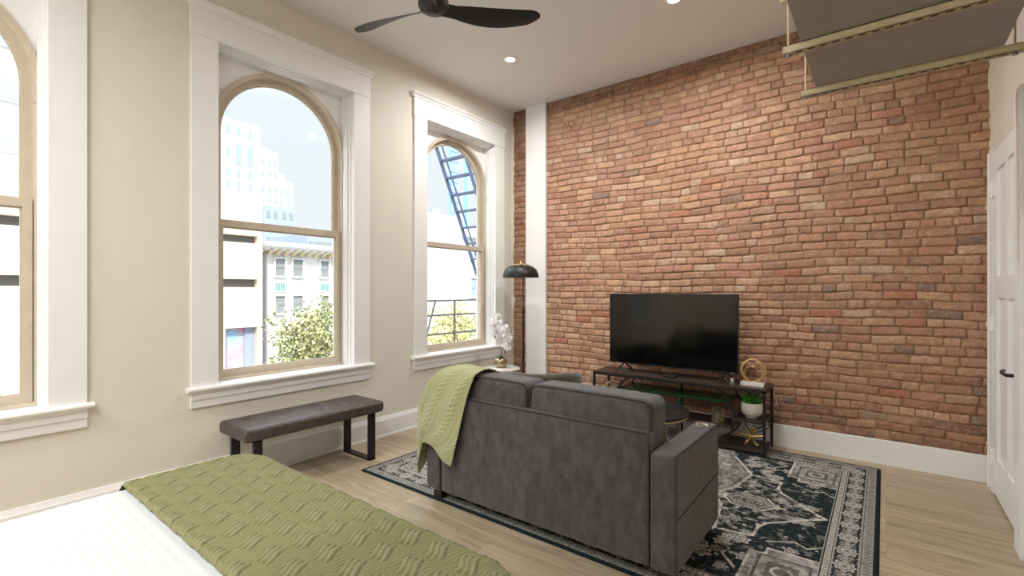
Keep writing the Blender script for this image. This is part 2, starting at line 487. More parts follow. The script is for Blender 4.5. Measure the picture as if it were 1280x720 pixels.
def flecks(m):
    n, l = m.node_tree.nodes, m.node_tree.links; b = n['Principled BSDF']
    src = b.inputs['Base Color'].links[0].from_socket
    tc = n.new('ShaderNodeTexCoord'); t = n.new('ShaderNodeTexNoise'); t.inputs['Scale'].default_value = 26; t.inputs['Detail'].default_value = 9; t.inputs['Roughness'].default_value = .78
    l.new(tc.outputs['Object'], t.inputs['Vector'])
    r1 = n.new('ShaderNodeMapRange'); r1.inputs['From Min'].default_value = .53; r1.inputs['From Max'].default_value = .68; r1.inputs['To Max'].default_value = .6
    l.new(t.outputs['Fac'], r1.inputs['Value'])
    mx = n.new('ShaderNodeMix'); mx.data_type = 'RGBA'; l.new(r1.outputs[0], mx.inputs[0]); l.new(src, mx.inputs[6]); mx.inputs[7].default_value = (*lin((214, 188, 164)), 1)
    r2 = n.new('ShaderNodeMapRange'); r2.inputs['From Min'].default_value = .40; r2.inputs['From Max'].default_value = .28; r2.inputs['To Max'].default_value = .6
    l.new(t.outputs['Fac'], r2.inputs['Value'])
    m2 = n.new('ShaderNodeMix'); m2.data_type = 'RGBA'; l.new(r2.outputs[0], m2.inputs[0]); l.new(mx.outputs[2], m2.inputs[6]); m2.inputs[7].default_value = (*lin((104, 72, 58)), 1)
    t3 = n.new('ShaderNodeTexNoise'); t3.inputs['Scale'].default_value = 8.5; t3.inputs['Detail'].default_value = 10; t3.inputs['Roughness'].default_value = .72
    l.new(tc.outputs['Object'], t3.inputs['Vector'])
    r3 = n.new('ShaderNodeMapRange'); r3.inputs['From Min'].default_value = .50; r3.inputs['From Max'].default_value = .60; r3.inputs['To Max'].default_value = .75
    l.new(t3.outputs['Fac'], r3.inputs['Value'])
    m3 = n.new('ShaderNodeMix'); m3.data_type = 'RGBA'; l.new(r3.outputs[0], m3.inputs[0]); l.new(m2.outputs[2], m3.inputs[6]); m3.inputs[7].default_value = (*lin((168, 126, 99)), 1)
    l.new(m3.outputs[2], b.inputs['Base Color'])
flecks(M['brick'])
brick = brick_wall()
nx, nz = 213, 179
gx, gz = np.meshgrid(np.linspace(0, XR, nx), np.linspace(0, H, nz), indexing='ij')
my = YB-.001-.0055*vnoise(gx+3, gz+5, .05, 5)-.002*vnoise(gx+3, gz+5, .4, 9)
mort = np_grid_obj('mortar_bed', np.stack([gx, my, gz], -1).reshape(-1, 3), nx, nz, 'mortar', brick)
struct(B().box(0, XR, YB+.002, YB+.3, 0, H), 'wall_front_core', 'mortar')
# ragged plaster edges of the side walls against the bricks
def ragged(side):
    b = B(); n = 120; v = []
    rs = np.random.RandomState(3+side)
    x = 0. if side == 0 else XR; s = 1 if side == 0 else -1
    for i in range(n+1):
        zz = .19+(H-.19)*i/n; wdt = .012+.008*math.sin(i*.31+side)*math.sin(i*.13)+.010*rs.rand()+(.012 if rs.rand() < .1 else 0)
        v += [(x, YB-.035, zz), (x+s*wdt*.5, YB-.03, zz), (x+s*wdt, YB-.016, zz), (x+s*wdt, YB, zz)]
    b.grid(v, n+1, 4)
    o = b.make('trim_%d' % (1+side), 'plaster'); o['kind'] = 'structure'
ragged(0); ragged(1)

# white boxed board on the brick wall near the corner
tag(B().box(.224, .51, YB-.045, YB, 0, H, .002).make('trim_3', 'white'), kind='structure')

# baseboards
def bb_profile(d):
    return [(0, 0), (d+.006, 0), (d+.006, .02), (d, .024), (d, .155), (d*.75, .165), (d*.5, .178), (d*.3, .19), (0, .19)]
b = B(); b.prism([(p[0], p[1]) for p in bb_profile(.018)], 1, YK, YB)
b.v = [(v[0], v[1], v[2]) for v in b.v]
tag(b.make('baseboard_left', 'white'), kind='structure')
b = B(); pr = [(YB-.016-(p[0]), p[1]) for p in [(0, 0), (.014, 0), (.014, .183), (.011, .19), (0, .19)]]
b.prism(pr, 0, .51, XR-.02)
b.prism(pr, 0, 0.02, .224)
b.box(.51, XR, YB-.018, YB, 0, .185)
tag(b.make('baseboard_front', 'white'), kind='structure')
b = B().box(XR-.018, XR, YK, 3.44, 0, .19); tag(b.make('baseboard_right', 'white'), kind='structure')

# ------------------------------------------------------------------ windows
def arch_outline(yc, h, zb, zc, n=28):
    """closed outline, bottom-left -> bottom-right -> arch -> back"""
    pts = [(yc-h, zb), (yc+h, zb)]
    for i in range(n+1):
        t = PI*i/n; pts.append((yc+h*math.cos(t), zc+h*math.sin(t)))
    return pts
ZC = 2.515
for k, yc in enumerate(WC):
    W = bpy.data.objects.new('window_%d' % (k+1), None); col.objects.link(W); W.location = (0, yc, Z0); W['kind'] = 'structure'
    for s in (-1, 1):
        a, c = sorted((yc+s*.535, yc+s*.70))
        B().box(0, .022, a, c, .69, 3.07, .0015).make('casing', 'white', W)
        # stepped jamb on each side
        j = B()
        a, c = sorted((yc+s*.535, yc+s*HO)); j.box(-.26, -.001, a, c, .69, 3.095)
        for (hw, xf) in ((.526, -.020), (.521, -.040), (.511, -.050), (.507, -.072)):
            a, c = sorted((yc+s*hw, yc+s*.54)); j.box(-.26, xf, a, c, .69, 3.0675)
        j.make('jamb', 'white', W)
    hd = B().box(0, .026, yc-.705, yc+.705, 3.07, 3.25, .0015); hd.make('header', 'white', W)
    cr = B()
    prof = [(0, 3.25), (.032, 3.25), (.034, 3.262), (.030, 3.268), (.036, 3.276), (.048, 3.288), (.050, 3.30), (.046, 3.304), (0, 3.304)]
    cr.prism(prof, 1, yc-.725, yc+.725); cr.make('crown_moulding', 'white', W)
    tj = B(); tj.box(-.26, -.001, yc-.5349, yc+.5349, 3.068, 3.10)
    for (zl, xf) in ((3.060, -.020), (3.054, -.040), (3.043, -.050), (3.038, -.072)): tj.box(-.26, xf, yc-.534, yc+.534, zl, 3.075)
    tj.make('head_moulding', 'white', W)
    # white spandrel above the arch
    out, inn = [], []
    n = 40; R = .505
    sp = B(); v = []
    for i in range(n+1):
        t = PI*i/n; c, s_ = math.cos(t), math.sin(t)
        iy, iz = yc+R*c, ZC+R*s_
        m_ = max(abs(c)/.53, s_/(3.07-ZC)); m_ = 1/m_
        oy, oz = yc+c*m_, ZC+s_*m_
        v += [(-.125, iy, iz), (-.125, oy, oz), (-.15, oy, oz), (-.15, iy, iz)]
    sp.grid(v, n+1, 4, False)
    sp.make('spandrel_panel', 'white', W)
    # fixed arched frame
    fr = B(); fr.ring(arch_outline(yc, .528, .70, ZC), arch_outline(yc, .497, .728, ZC), -.145, -.105)
    fr.ring(arch_outline(yc, .528, .70, ZC), arch_outline(yc, .491, .735, ZC), -.23, -.14)
    for s in (-1, 1): fr.box(-.150, -.098, *sorted((yc+s*.495, yc+s*.53)), 2.40, 2.50)
    fr.make('window_frame', 'sash', W)
    us = B(); us.ring(arch_outline(yc, .492, 1.81, ZC), arch_outline(yc, .452, 1.855, ZC), -.20, -.165)
    us.ring(arch_outline(yc, .46, 1.84, ZC), arch_outline(yc, .446, 1.865, ZC), -.195, -.178)
    uo = us.make('upper_sash', 'sash', W)
    B().prism(arch_outline(yc, .449, 1.86, ZC), 0, -.188, -.185).make('pane', 'pane', uo)
    def rect(h, a, c): return [(yc-h, a), (yc+h, a), (yc+h, c), (yc-h, c)]
    ls = B(); ls.ring(rect(.492, .728, 1.865), rect(.452, .768, 1.815), -.16, -.12)
    ls.ring(rect(.46, .76, 1.82), rect(.444, .776, 1.806), -.153, -.135)
    lo = ls.make('lower_sash', 'sash', W)
    B().box(-.147, -.144, yc-.446, yc+.446, .774, 1.808).make('pane', 'pane', lo)
    B().box(-.26, -.09, yc-.53, yc+.53, .69, .722, .003).make('sash_sill', 'sash', W)
    st = B(); st.prism([(-.10, .672), (.045, .672), (.054, .678), (.058, .688), (.054, .698), (.045, .703), (-.10, .703)], 1, yc-.728, yc+.728)
    st.v = list(st.v)
    # the part inside the opening is narrower
    st2 = B(); st2.prism([(0, .672), (.045, .672), (.054, .678), (.058, .688), (.054, .698), (.045, .703), (0, .703)], 1, yc-.728, yc+.728)
    st2.box(-.12, .001, yc-.535, yc+.535, .672, .703)
    st2.make('window_sill', 'white', W)
    ap = B(); ap.prism([(0, .56), (.016, .56), (.018, .565), (.018, .612), (.026, .616), (.026, .652), (.034, .660), (.042, .672), (0, .672)], 1, yc-.70, yc+.70)
    ap.make('apron', 'white', W)

# ------------------------------------------------------------------ door on the right wall
D = bpy.data.objects.new('door_1', None); col.objects.link(D); D.location = (XR, 4.1, 0); D['kind'] = 'structure'
dl = B()
xs = XR-.012
dl.box(xs, XR+.02, 3.66, 4.47, .015, 2.26)
def pan(y0, y1, z0, z1, b):
    # raised frame around a sunk panel
    t = .012
    for (a, c, e, f) in ((y0-.02, y1+.02, z0-.02, z0), (y0-.02, y1+.02, z1, z1+.02), (y0-.02, y0, z0, z1), (y1, y1+.02, z0, z1)):
        b.box(xs-t, xs, a, c, e, f, .004)
leaf = dl.make('door_leaf', 'white', D)
b = B()
for (a, c) in ((3.66, 3.76), (4.02, 4.10), (4.37, 4.47)): b.box(xs-.014, xs+.001, a, c, .015, 2.26, .002)
for (a, c) in ((.015, .26), (1.30, 1.44), (2.13, 2.26)): b.box(xs-.0135, xs+.001, 3.66, 4.47, a, c, .002)
b.make('stile_and_rail', 'white', D)
b = B().box(XR-.03, XR, 4.475, 4.60, 0, 2.29, .003).box(XR-.038, XR, 4.60, 4.625, 0, 2.29, .003); b.make('casing', 'white', D)
b = B().box(XR-.062, XR, 3.45, 3.60, 0, 2.385, .003).box(XR-.03, XR, 3.60, 3.655, 0, 2.30, .002); b.make('casing', 'white', D)
for z in (.25, 1.13, 2.02):
    B().cyl((xs-.022, 4.474, z-.05), (xs-.022, 4.474, z+.05), .008).box(xs-.02, xs-.01, 4.44, 4.50, z-.045, z+.045).make('hinge', 'white', D)
b = B().box(xs-.022, xs-.012, 3.70, 3.76, .80, .96, .003)
b.cyl((xs-.02, 3.73, .885), (xs-.065, 3.73, .885), .01).tube([(xs-.06, 3.722, .885), (xs-.064, 3.80, .885), (xs-.062, 3.85, .888), (xs-.05, 3.868, .893)], .009)
b.make('door_handle', 'black', D)

# ------------------------------------------------------------------ floor rug
def rug():
    x0, x1, y0, y1 = .557, 3.632, 2.13, 4.535
    nu, nv = 800, 626
    gx, gy = np.meshgrid(np.linspace(x0, x1, nu), np.linspace(y0, y1, nv), indexing='ij')
    cx, cy = (x0+x1)/2, (y0+y1)/2
    U = (gx-cx)*100; V = (gy-cy)*100          # centimetres from the middle
    HU, HV = (x1-x0)*50, (y1-y0)*50
    au, av = np.abs(U), np.abs(V)
    d = np.minimum(HU-au, HV-av)              # distance to the edge
    hor = (HV-av) < (HU-au)
    s = np.where(hor, U, V)                   # running coordinate on borders
    sm = lambda a, e=.5: np.clip(.5-a/e, 0, 1)
    wob = (vnoise(U+500, V+500, 6, 1)-.5)*1.6
    L = np.full_like(U, .10)                  # lightness 0..1
    T = np.zeros_like(U)                      # warm tint
    def put(mask, val, tint=0.):
        nonlocal L, T
        L = L*(1-mask)+val*mask; T = T*(1-mask)+tint*mask
    def band(a, b_): return ((d >= a) & (d < b_)).astype(float)
    fine = vnoise(U+900, V+900, 2.4, 21, 2); fine2 = vnoise(U+300, V+700, 5., 31, 2)
    # ---- central field: arabesque texture
    fu, fv = au+wob, av+wob*.7
    ara = np.sin(fu*.62)*np.sin(fv*.55)+.6*np.sin((fu+fv)*.41)*np.sin((fu-fv)*.47)
    put(sm(np.abs(ara-.12)-.03, .07), .42)
    put(sm(1.15-ara, .15), .55, .3)
    # scattered rosettes, mirrored on both axes
    rs = np.random.RandomState(5)
    for _ in range(60):
        ru, rv = rs.uniform(2, 122), rs.uniform(2, 88); R = rs.uniform(2.6, 4.6)
        q = np.hypot(au-ru, av-rv); th = np.arctan2(av-rv, au-ru)
        rr = R*(1+.18*np.cos(th*6+rs.rand()*6))
        put(sm(q-rr, .6), .66, .15*rs.rand()); put(sm(np.abs(q-rr*.66)-.35, .5), .12); put(sm(q-rr*.3, .5), .35, .8)
    def poly_sdf(fn): return fn
    # stepped medallions: hexagons in folded space
    def hexd(pu, pv, a, b_): return np.maximum(np.abs(pu)/a+np.abs(pv)/b_*.45, np.abs(pv)/b_)
    def medal(cu, cv, a, b_, fill, tint):
        h = hexd(au-cu if cu else U, av-cv if cv else V, a, b_)
        put(sm((h-1)*b_, 1.), fill, tint)
        put(sm(np.abs(h-1)*b_-.8, .6), .72, .5); put(sm(np.abs(h-.93)*b_-.35, .5), .1)
        rad = np.hypot((au-cu if cu else U)/a, (av-cv if cv else V)/b_)
        th = np.arctan2((av-cv if cv else V)/b_, (au-cu if cu else U)/a)
        inn = (h < .88)
        f = np.sin(rad*18+2*np.cos(th*8))*np.cos(th*10+rad*5)
        put(sm(np.abs(f-.2)-.16, .15)*inn, .18 if fill > .4 else .6)
        put(sm(np.abs(h-.55)*b_-.6, .6)*inn, .68 if fill < .4 else .16, .4)
    def seg(ax_, ay_, bx_, by_):
        dx, dy = bx_-ax_, by_-ay_; t = np.clip(((au-ax_)*dx+(av-ay_)*dy)/(dx*dx+dy*dy), 0, 1)
        return np.hypot(au-ax_-t*dx, av-ay_-t*dy)
    def polyline(pts, w, val, tint=.4):
        dd = np.full_like(U, 1e3)
        for p, q in zip(pts[:-1], pts[1:]): dd = np.minimum(dd, seg(*p, *q))
        put(sm(dd-w, .5), val, tint)
    # pale worn flank of the great medallion
    ub = np.interp(av, [0, 4, 16, 49, 88], [66, 69, 75, 80, 58])
    fl = sm(au-ub, 1.)*sm(40-au, 1.)
    put(fl, .50, .1)
    tx = np.sin(fu*.5+3*wob)*np.sin(fv*.5)+.6*np.sin(np.hypot(fu-60, fv-40)*.7)
    put(fl*sm(np.abs(tx-.15)-.10, .12), .18); put(fl*np.clip((fine-.5)*4, 0, .7), .25); put(fl*sm(1.1-tx, .1), .68)
    ubl = [(66, 0), (69, 4), (75, 16), (80, 49), (58, 88)]
    polyline(ubl, .7, .70); polyline([(p[0]-3, p[1]) for p in ubl], .3, .14)
    # arrow-shaped outline running to the field end
    arrow = [(129, 0), (115, 12), (112, 16), (102, 26), (99, 34), (99, 46), (82, 49)]
    ain = sm(au-np.interp(av, [0, 12, 26, 34, 49], [129, 115, 102, 99, 90]), 1.)*sm(ub-au, 1.)*sm(av-48, 1.)
    put(ain*np.clip((fine-.48)*4, 0, .7), .42)
    put(ain*sm(.75-ara, .12), .60, .15)
    polyline(arrow, .75, .74, .45)
    # pendant hexagon with warm filling
    medal(88, 0, 15, 10, .40, .8)
    medal(88, 0, 7, 4.5, .62, .6)
    polyline([(68, 0), (74, 0)], .8, .74); polyline([(102, 0), (108, 0)], .8, .74)
    # notched blocks in the corners
    cb = ((au > 101) & (av > 55) & ~((au < 108) & (av < 62)) & (au < 131) & (av < 97)).astype(float)
    put(cb, .54, .35)
    bx2 = np.maximum(np.abs(au-117)/11, np.abs(av-76)/13)
    put(cb*sm(np.abs(bx2-1)*10-.5, .6), .18); put(cb*sm((bx2-.62)*10, .6), .30, .4)
    put(cb*sm(np.abs(np.hypot(au-117, av-76)-4.2)-.7, .6), .68)
    put(cb*sm(np.abs(tx)-.08, .1)*(bx2 > 1), .22); put(cb*np.clip((fine-.55)*4, 0, .6), .25)
    polyline([(101, 97), (101, 62), (108, 62), (108, 55), (131, 55)], .6, .74)
    # great central medallion (mostly under the sofa and table)
    medal(0, 0, 40, 50, .16, 0); medal(0, 0, 26, 30, .46, .3); medal(0, 0, 12, 12, .2, .2)
    # long stepped diagonals
    polyline([(84, 58), (92, 68), (90, 74), (98, 84)], .6, .68); polyline([(106, 48), (118, 40), (124, 44), (130, 38)], .6, .66)
    # distressed wear: light streaks and dark worn patches
    put(np.clip((fine2-.62)*5, 0, .55)*(fine > .45), .45)
    put(np.clip((.40-fine2)*5, 0, .5)*(fine < .55), .12)
    # ---- borders
    put(band(0, 23.4), .12)
    put(band(22.8, 23.4), .58)
    put(band(19.3, 22.3), .60, .35)
    q = np.abs(((s+1000) % 2.6)-1.3)
    put(band(19.9, 21.7)*sm(q-.5, .4), .30, .3)
    put(band(18.4, 19.0), .5)
    P = 16.8; ph = ((s+1000*P+P/2) % P)-P/2
    mb = band(8.4, 18.4); dm = d-13.4
    ang = np.sin(s*2*PI/P)*3.2
    put(mb*sm(np.abs(dm-ang+wob*.6)-.4, .5), .52)
    put(mb*sm(np.abs(dm+ang*.9+wob*.6)-.3, .5), .42, .2)
    g = np.sin(s*1.5+wob)*np.sin(dm*1.5); put(mb*sm(.74-g, .2), .42)
    g = np.sin(s*1.2+2)*np.cos(dm*2.0+wob); put(mb*sm(.84-g, .2), .55, .2)
    r = np.hypot(ph*.85, dm); th = np.arctan2(dm, ph); rr = 4.5*(1+.14*np.cos(th*8))
    put(mb*sm(r-rr-1.1, .5), .09); put(mb*sm(r-rr, .5), .62, .05)
    put(sm(np.abs(r-rr*.68)-.35, .5)*mb, .22); put(sm(r-rr*.42, .5)*mb, .48, .8); put(sm(r-.6, .4)*mb, .15)
    ph2 = ((s+1000*P) % P)-P/2; r = np.hypot(ph2, dm); rr = 2.7*(1+.25*np.cos(np.arctan2(dm, ph2)*5))
    put(mb*sm(r-rr, .5), .54, .35); put(sm(np.abs(r-rr*.6)-.3, .4)*mb, .14)
    put(band(7.6, 8.2), .5)
    put(band(2.4, 7.0), .50, .1)
    q = np.abs(((s+1000) % 3.4)-1.7)+np.abs(d-4.7)*.8
    put(band(2.7, 6.7)*sm(np.abs(q-1.3)-.3, .4), .2)
    put(band(2.4, 7.0)*np.clip((fine-.5)*2.5, 0, .5), .32)
    put(band(0, 2.4), .09)
    L = L*(.86+.28*vnoise(U+90, V+40, 1.1, 77, 2))
    dark = np.array(lin((30, 40, 43))); light = np.array(lin((214, 211, 204))); warm = np.array([1.06, .93, .80])
    g = np.clip((L-.09)/.66, 0, 1)[..., None]**1.35
    c = dark*(1-g)+light*g
    c = c*(1+(warm-1)*(np.clip(T, 0, 1)*g[..., 0])[..., None])
    z = .009+.0012*vnoise(U, V, .9, 8, 1)+.0008*L
    z = np.where(d < .4, .002, z)
    return np_grid_obj('area_rug', np.stack([gx, gy, z], -1).reshape(-1, 3), nu, nv, 'rug', None, c.reshape(-1, 3), loc=(cx, cy, 0))
M['rug'] = attr_mat('rug_pile', .95, .12, 260, .5, 500, spec=.1)
tag(rug(), 'large black and ivory distressed oriental rug with flower border under the grey sofa', 'rug')

# ------------------------------------------------------------------ bed
bx0, bx1, by0, by1, bz = 1.43, 2.96, -1.08, .975, .63
BED = thing('bed', 'double bed with white linen standing in the foreground beside the window wall', 'bed', ((bx0+bx1)/2, (by0+by1)/2, 0))
B().box(bx0+.03, bx1-.03, by0, by1-.04, .07, .30, .02).make('bed_base', 'bedbase', BED)
for (x, y) in ((bx0+.08, by0+.06), (bx1-.08, by0+.06), (bx0+.08, by1-.10), (bx1-.08, by1-.10)):
    B().cyl((x, y, 0), (x, y, .075), .025).make('leg', 'black', BED)
B().soft(bx0+.012, bx1-.012, by0+.01, by1-.03, .29, .605, r=.05, n=20).make('mattress', 'sheet', BED)
B().soft(bx0-.03, bx1+.03, by0-.10, by0-.02, .05, 1.15, r=.03, n=10).make('headboard', 'bedbase', BED)
def cover(name, m, y0, y1, zlift, drop, wave, label, cat, quilted, par=None, gap=.0):
    """cloth over the mattress: section along x = left drop, top, right drop; foot end drops when y1 reaches the foot"""
    R = .06
    w_ = bx1-bx0+2*gap
    Lx = drop*2+w_+ (PI/2-2)*R*2
    def sec(s, half, R):
        # s measured from the middle; returns (pos, down)
        a = np.abs(s); flat = half-R; arc = R*PI/2
        t = np.clip(a-flat, 0, arc)/R
        p = np.where(a < flat, a, flat+R*np.sin(t)); dn = np.where(a < flat, 0, R*(1-np.cos(t)))+np.clip(a-flat-arc, 0, None)
        return np.sign(s)*p, dn
    step = .003 if quilted else .01
    smax = w_/2-R+R*PI/2+drop
    sx = np.arange(-smax, smax+step, step); 
    foot = y1 >= by1-.001
    if foot: tmax = (by1+gap-R)-y0+R*PI/2+drop
    else: tmax = y1-y0
    ty = np.arange(0, tmax+step*.5, step)
    S, T = np.meshgrid(sx, ty, indexing='ij')
    px, dnx = sec(S, w_/2, R)
    flat = (by1+gap-R)-y0; arc = R*PI/2
    if foot:
        t = np.clip(T-flat, 0, arc)/R
        py = y0+np.where(T < flat, T, flat+R*np.sin(t)); dny = np.where(T < flat, 0, R*(1-np.cos(t)))+np.clip(T-flat-arc, 0, None)
    else: py = y0+T; dny = np.zeros_like(T)
    # round the corner in plan: pull points back where both go down
    both = np.minimum(dnx, dny)
    dn = np.maximum(dnx, dny)+both*.35
    cxm = (bx0+bx1)/2
    X = cxm+px; Y = py
    k = np.clip(both/.10, 0, 1)*.03
    X = X-np.sign(px)*k; Y = Y-k
    # soften the plan corner on top as well
    ex = np.clip(np.abs(px)-(w_/2-.14), 0, .14)/.14; ey = np.clip(Y-(by1-.14), 0, .14)/.14
    cr = ex*ey if foot else 0*ex
    X = X-np.sign(px)*.030*cr; Y = Y-.030*cr
    Z = bz+zlift-dn-.012*cr
    Z = Z+.006*(vnoise(S+9, T+9, .35, 4)-.5)*2
    down = np.clip(dn/.3, 0, 1)
    X = X+np.sign(px)*down*.012*np.sin(T*17+1); Y = Y+(down*.012*np.sin(S*19) if foot else 0)
    if quilted:
        a, b_ = .1125, .095
        gxn = (X-1.574)/a; gyn = (y0+T-.611)/b_
        fx = gxn-np.round(gxn); fy = gyn-np.round(gyn)
        lx = fx*a; ly = fy*b_
        al = lx+.42*ly+.0055*np.sin(ly*75)
        hl = np.zeros_like(lx); near = np.full_like(lx, 9.)
        for k in (-1, 0, 1):
            yy = (ly-k*.006)/.040; ww = .0112*np.sqrt(np.clip(1-yy*yy, 0, 1))**.9+1e-5
            q_ = np.abs(al-k*.0195)/ww
            hl = np.maximum(hl, np.where(np.abs(yy) < 1, np.sqrt(np.clip(1-q_*q_, 0, 1))*(ww/.0112)**.5, 0))
            near = np.minimum(near, np.where(np.abs(yy) < 1.05, np.abs(al-k*.0195)-ww, 9.))
        # wavy channels everywhere else
        ba = S-.30*(T)+.0065*np.sin((T-.106)*2*PI/b_)+.0035*np.sin(S*2*PI/a)
        pb = ba/.0165; cb = pb-np.round(pb)
        hb = np.sqrt(np.clip(1-(cb*2)**2, 0, 1))*.0068
        groove = np.clip((.004-near)/.004, 0, 1)
        hgt = np.where(hl > 0, .002+.0085*hl, hb*(1-groove))
        top = np.clip(1-dn/.02, 0, 1)
        Z = Z+hgt*top; 
        X = X+np.sign(px)*hgt*(1-top)*(dnx >= dny); Y = Y+hgt*(1-top)*(dny > dnx)
    else:
        st_ = .0012*np.sign(np.sin(Y*2*PI/.012*.5))*(np.sin(S*9) > -2)
        Z = Z+.0012*np.sin(Y*2*PI/.03)
    if quilted:
        # bound edge of the turned-back end
        e = np.clip(1-T/.012, 0, 1); Z = Z-e*.012
    V = np.stack([X, Y, Z], -1).reshape(-1, 3)
    nu, nv = S.shape
    o = np_grid_obj(name, V, nu, nv, m, par, loc=None if par else (cxm, (y0+y1)/2, 0))
    if not par: tag(o, label, cat)
    return o
cover('bed_cover', 'sheet', by0, .96, -.004, .22, 0, None, None, False, BED, gap=.004)
cover('quilt', 'quilt', .505, by1, .012, .26, 0, 'sage green quilt with a stitched leaf and wave pattern across the foot of the bed', 'quilt', True, None, gap=.018)
for sx_, lb in ((1.82, 'left'), (2.57, 'right')):
    o = B().soft(sx_-.33, sx_+.33, -1.0, -.56, .635, .80, r=.07, n=14, puff=(0, 0, .03)).make('pillow', 'sheet', None, loc=(sx_, -.78, .635))
    tag(o, 'white pillow on the %s half of the bed by the headboard' % ('window side' if lb == 'left' else 'door side'), 'pillow', 'bed pillows')

# ------------------------------------------------------------------ bench
BX0, BX1, BY0, BY1 = .065, .475, 1.345, 2.415
BN = thing('bench', 'long dark brown tufted bench on black metal loop legs below the middle window', 'bench', ((BX0+BX1)/2, (BY0+BY1)/2, 0))
btn = [(BX0+.13 if r_ == 0 else BX1-.13, BY0+.13+(BY1-BY0-.26)*i/5) for i in range(6) for r_ in (0, 1)]
def tuft(p):
    x, y, z = p
    if z > .44:
        for (bx, by) in btn:
            q = ((x-bx)**2+(y-by)**2)
            z -= .020*math.exp(-q/(.024**2))
    return (x, y, z)
B().soft(BX0, BX1, BY0, BY1, .375, .462, r=.028, n=64, puff=(0, 0, .008), fn=tuft).make('seat', 'suede', BN)
for (bx, by) in btn: B().soft(bx-.011, bx+.011, by-.011, by+.011, .447, .457, r=.005, n=6).make('button', 'suede', BN)
for y in (BY0+.10, BY1-.09):
    l_ = B(); w_ = .055; t = .014; xa, xb = .075, .435
    l_.box(xa, xa+t*2, y-w_/2, y+w_/2, 0, .375).box(xb-t*2, xb, y-w_/2, y+w_/2, 0, .375)
    l_.box(xa, xb, y-w_/2, y+w_/2, 0, t).box(xa, xb, y-w_/2, y+w_/2, .36, .376)
    l_.make('leg', 'black', BN)

# ------------------------------------------------------------------ sofa (seen from behind)
SF = thing('sofa', 'dark grey chenille two-seat sofa with its back to the bed, standing on the rug', 'sofa', (2.115, 2.47, 0))
sx0, sx1 = 1.305, 2.925
yb = 2.115
B().soft(1.432, 2.80, yb, yb+.13, .075, .695, r=.018, n=18).make('back_panel', 'velvet', SF)
def pipe(pts, r=.005): return B().tube(pts, r, 6)
b = pipe([(1.437, yb+.006, .09), (1.437, yb+.004, .680), (1.45, yb+.002, .690), (2.78, yb+.002, .690), (2.795, yb+.004, .680), (2.795, yb+.006, .09)], .0045)
b.make('piping', 'piping', SF)
for (a0, a1, nm) in ((sx0, 1.428, 0), (2.804, sx1, 1)):
    ar = B().soft(a0, a1, yb-.005, 2.80, .075, .612, r=.018, n=18).make('armrest', 'velvet', SF)
    ox = a1 if nm else a0; sg = 1 if nm else -1
    for xx in (a0+.006, a1-.006):
        B().tube([(xx, yb+.003, .09), (xx, yb+.002, .600), (xx, yb+.012, .608), (xx, 2.79, .608), (xx, 2.798, .600), (xx, 2.798, .09)], .004, 6).make('piping', 'piping', ar)
    B().tube([(ox+sg*.0005, yb+.01, .325), (ox+sg*.0005, 2.79, .345)], .003, 6).make('seam', 'seam', ar)
    if nm:
        cuph = B()
        cuph.lathe(((a0+a1)/2+.003, 2.69, .613), [(.024, -.03), (.030, -.03), (.0335, 0), (.040, .001), (.041, .005), (.036, .007), (.032, .004), (.028, -.02), (.0, -.021)], 32)
        cuph.make('cup_holder', 'chrome', ar)
B().soft(1.428, 2.804, 2.20, 2.80, .075, .30, r=.015, n=10).make('seat_base', 'velvet', SF)
for (a0, a1) in ((1.432, 2.086), (2.091, 2.80)):
    B().soft(a0, a1, 2.34, 2.83, .295, .455, r=.04, n=14, puff=(0, 0, .012)).make('seat_cushion', 'velvet', SF)
    yo = 0.
    def lean(p):
        x, y, z = p
        return (x, y+(z-.45)*.06, z)
    cu = B().soft(a0+.002, a1-.002, 2.135, 2.345, .445, .831, r=.045, n=22, puff=(0, .014, .004), fn=lean).make('back_cushion', 'velvet', SF)
    # piping outlining the rear face of the box cushion
    R_ = .045; pts = []
    x0_, x1_, z0_, z1_ = a0+.010, a1-.010, .60, .826
    pts.append((x0_, 2.160, z0_))
    for i in range(7):
        t = PI-i*PI/12; pts.append((x0_+R_+R_*math.cos(t), 2.160+(.02 if 0 else 0), z1_-R_+R_*math.sin(t)))
    for f in (.25, .5, .75):
        pts.append((x0_+(x1_-x0_)*f, 2.155, z1_+.004))
    for i in range(7):
        t = PI/2-i*PI/12; pts.append((x1_-R_+R_*math.cos(t), 2.160, z1_-R_+R_*math.sin(t)))
    pts.append((x1_, 2.160, z0_))
    B().tube(pts, .005, 6).make('piping', 'piping', cu)
for (x, y) in ((1.375, 2.17), (2.86, 2.17), (1.375, 2.75), (2.86, 2.75)):
    B().box(x-.035, x+.035, y-.03, y+.03, .010, .08, .004).make('leg', 'black', SF)

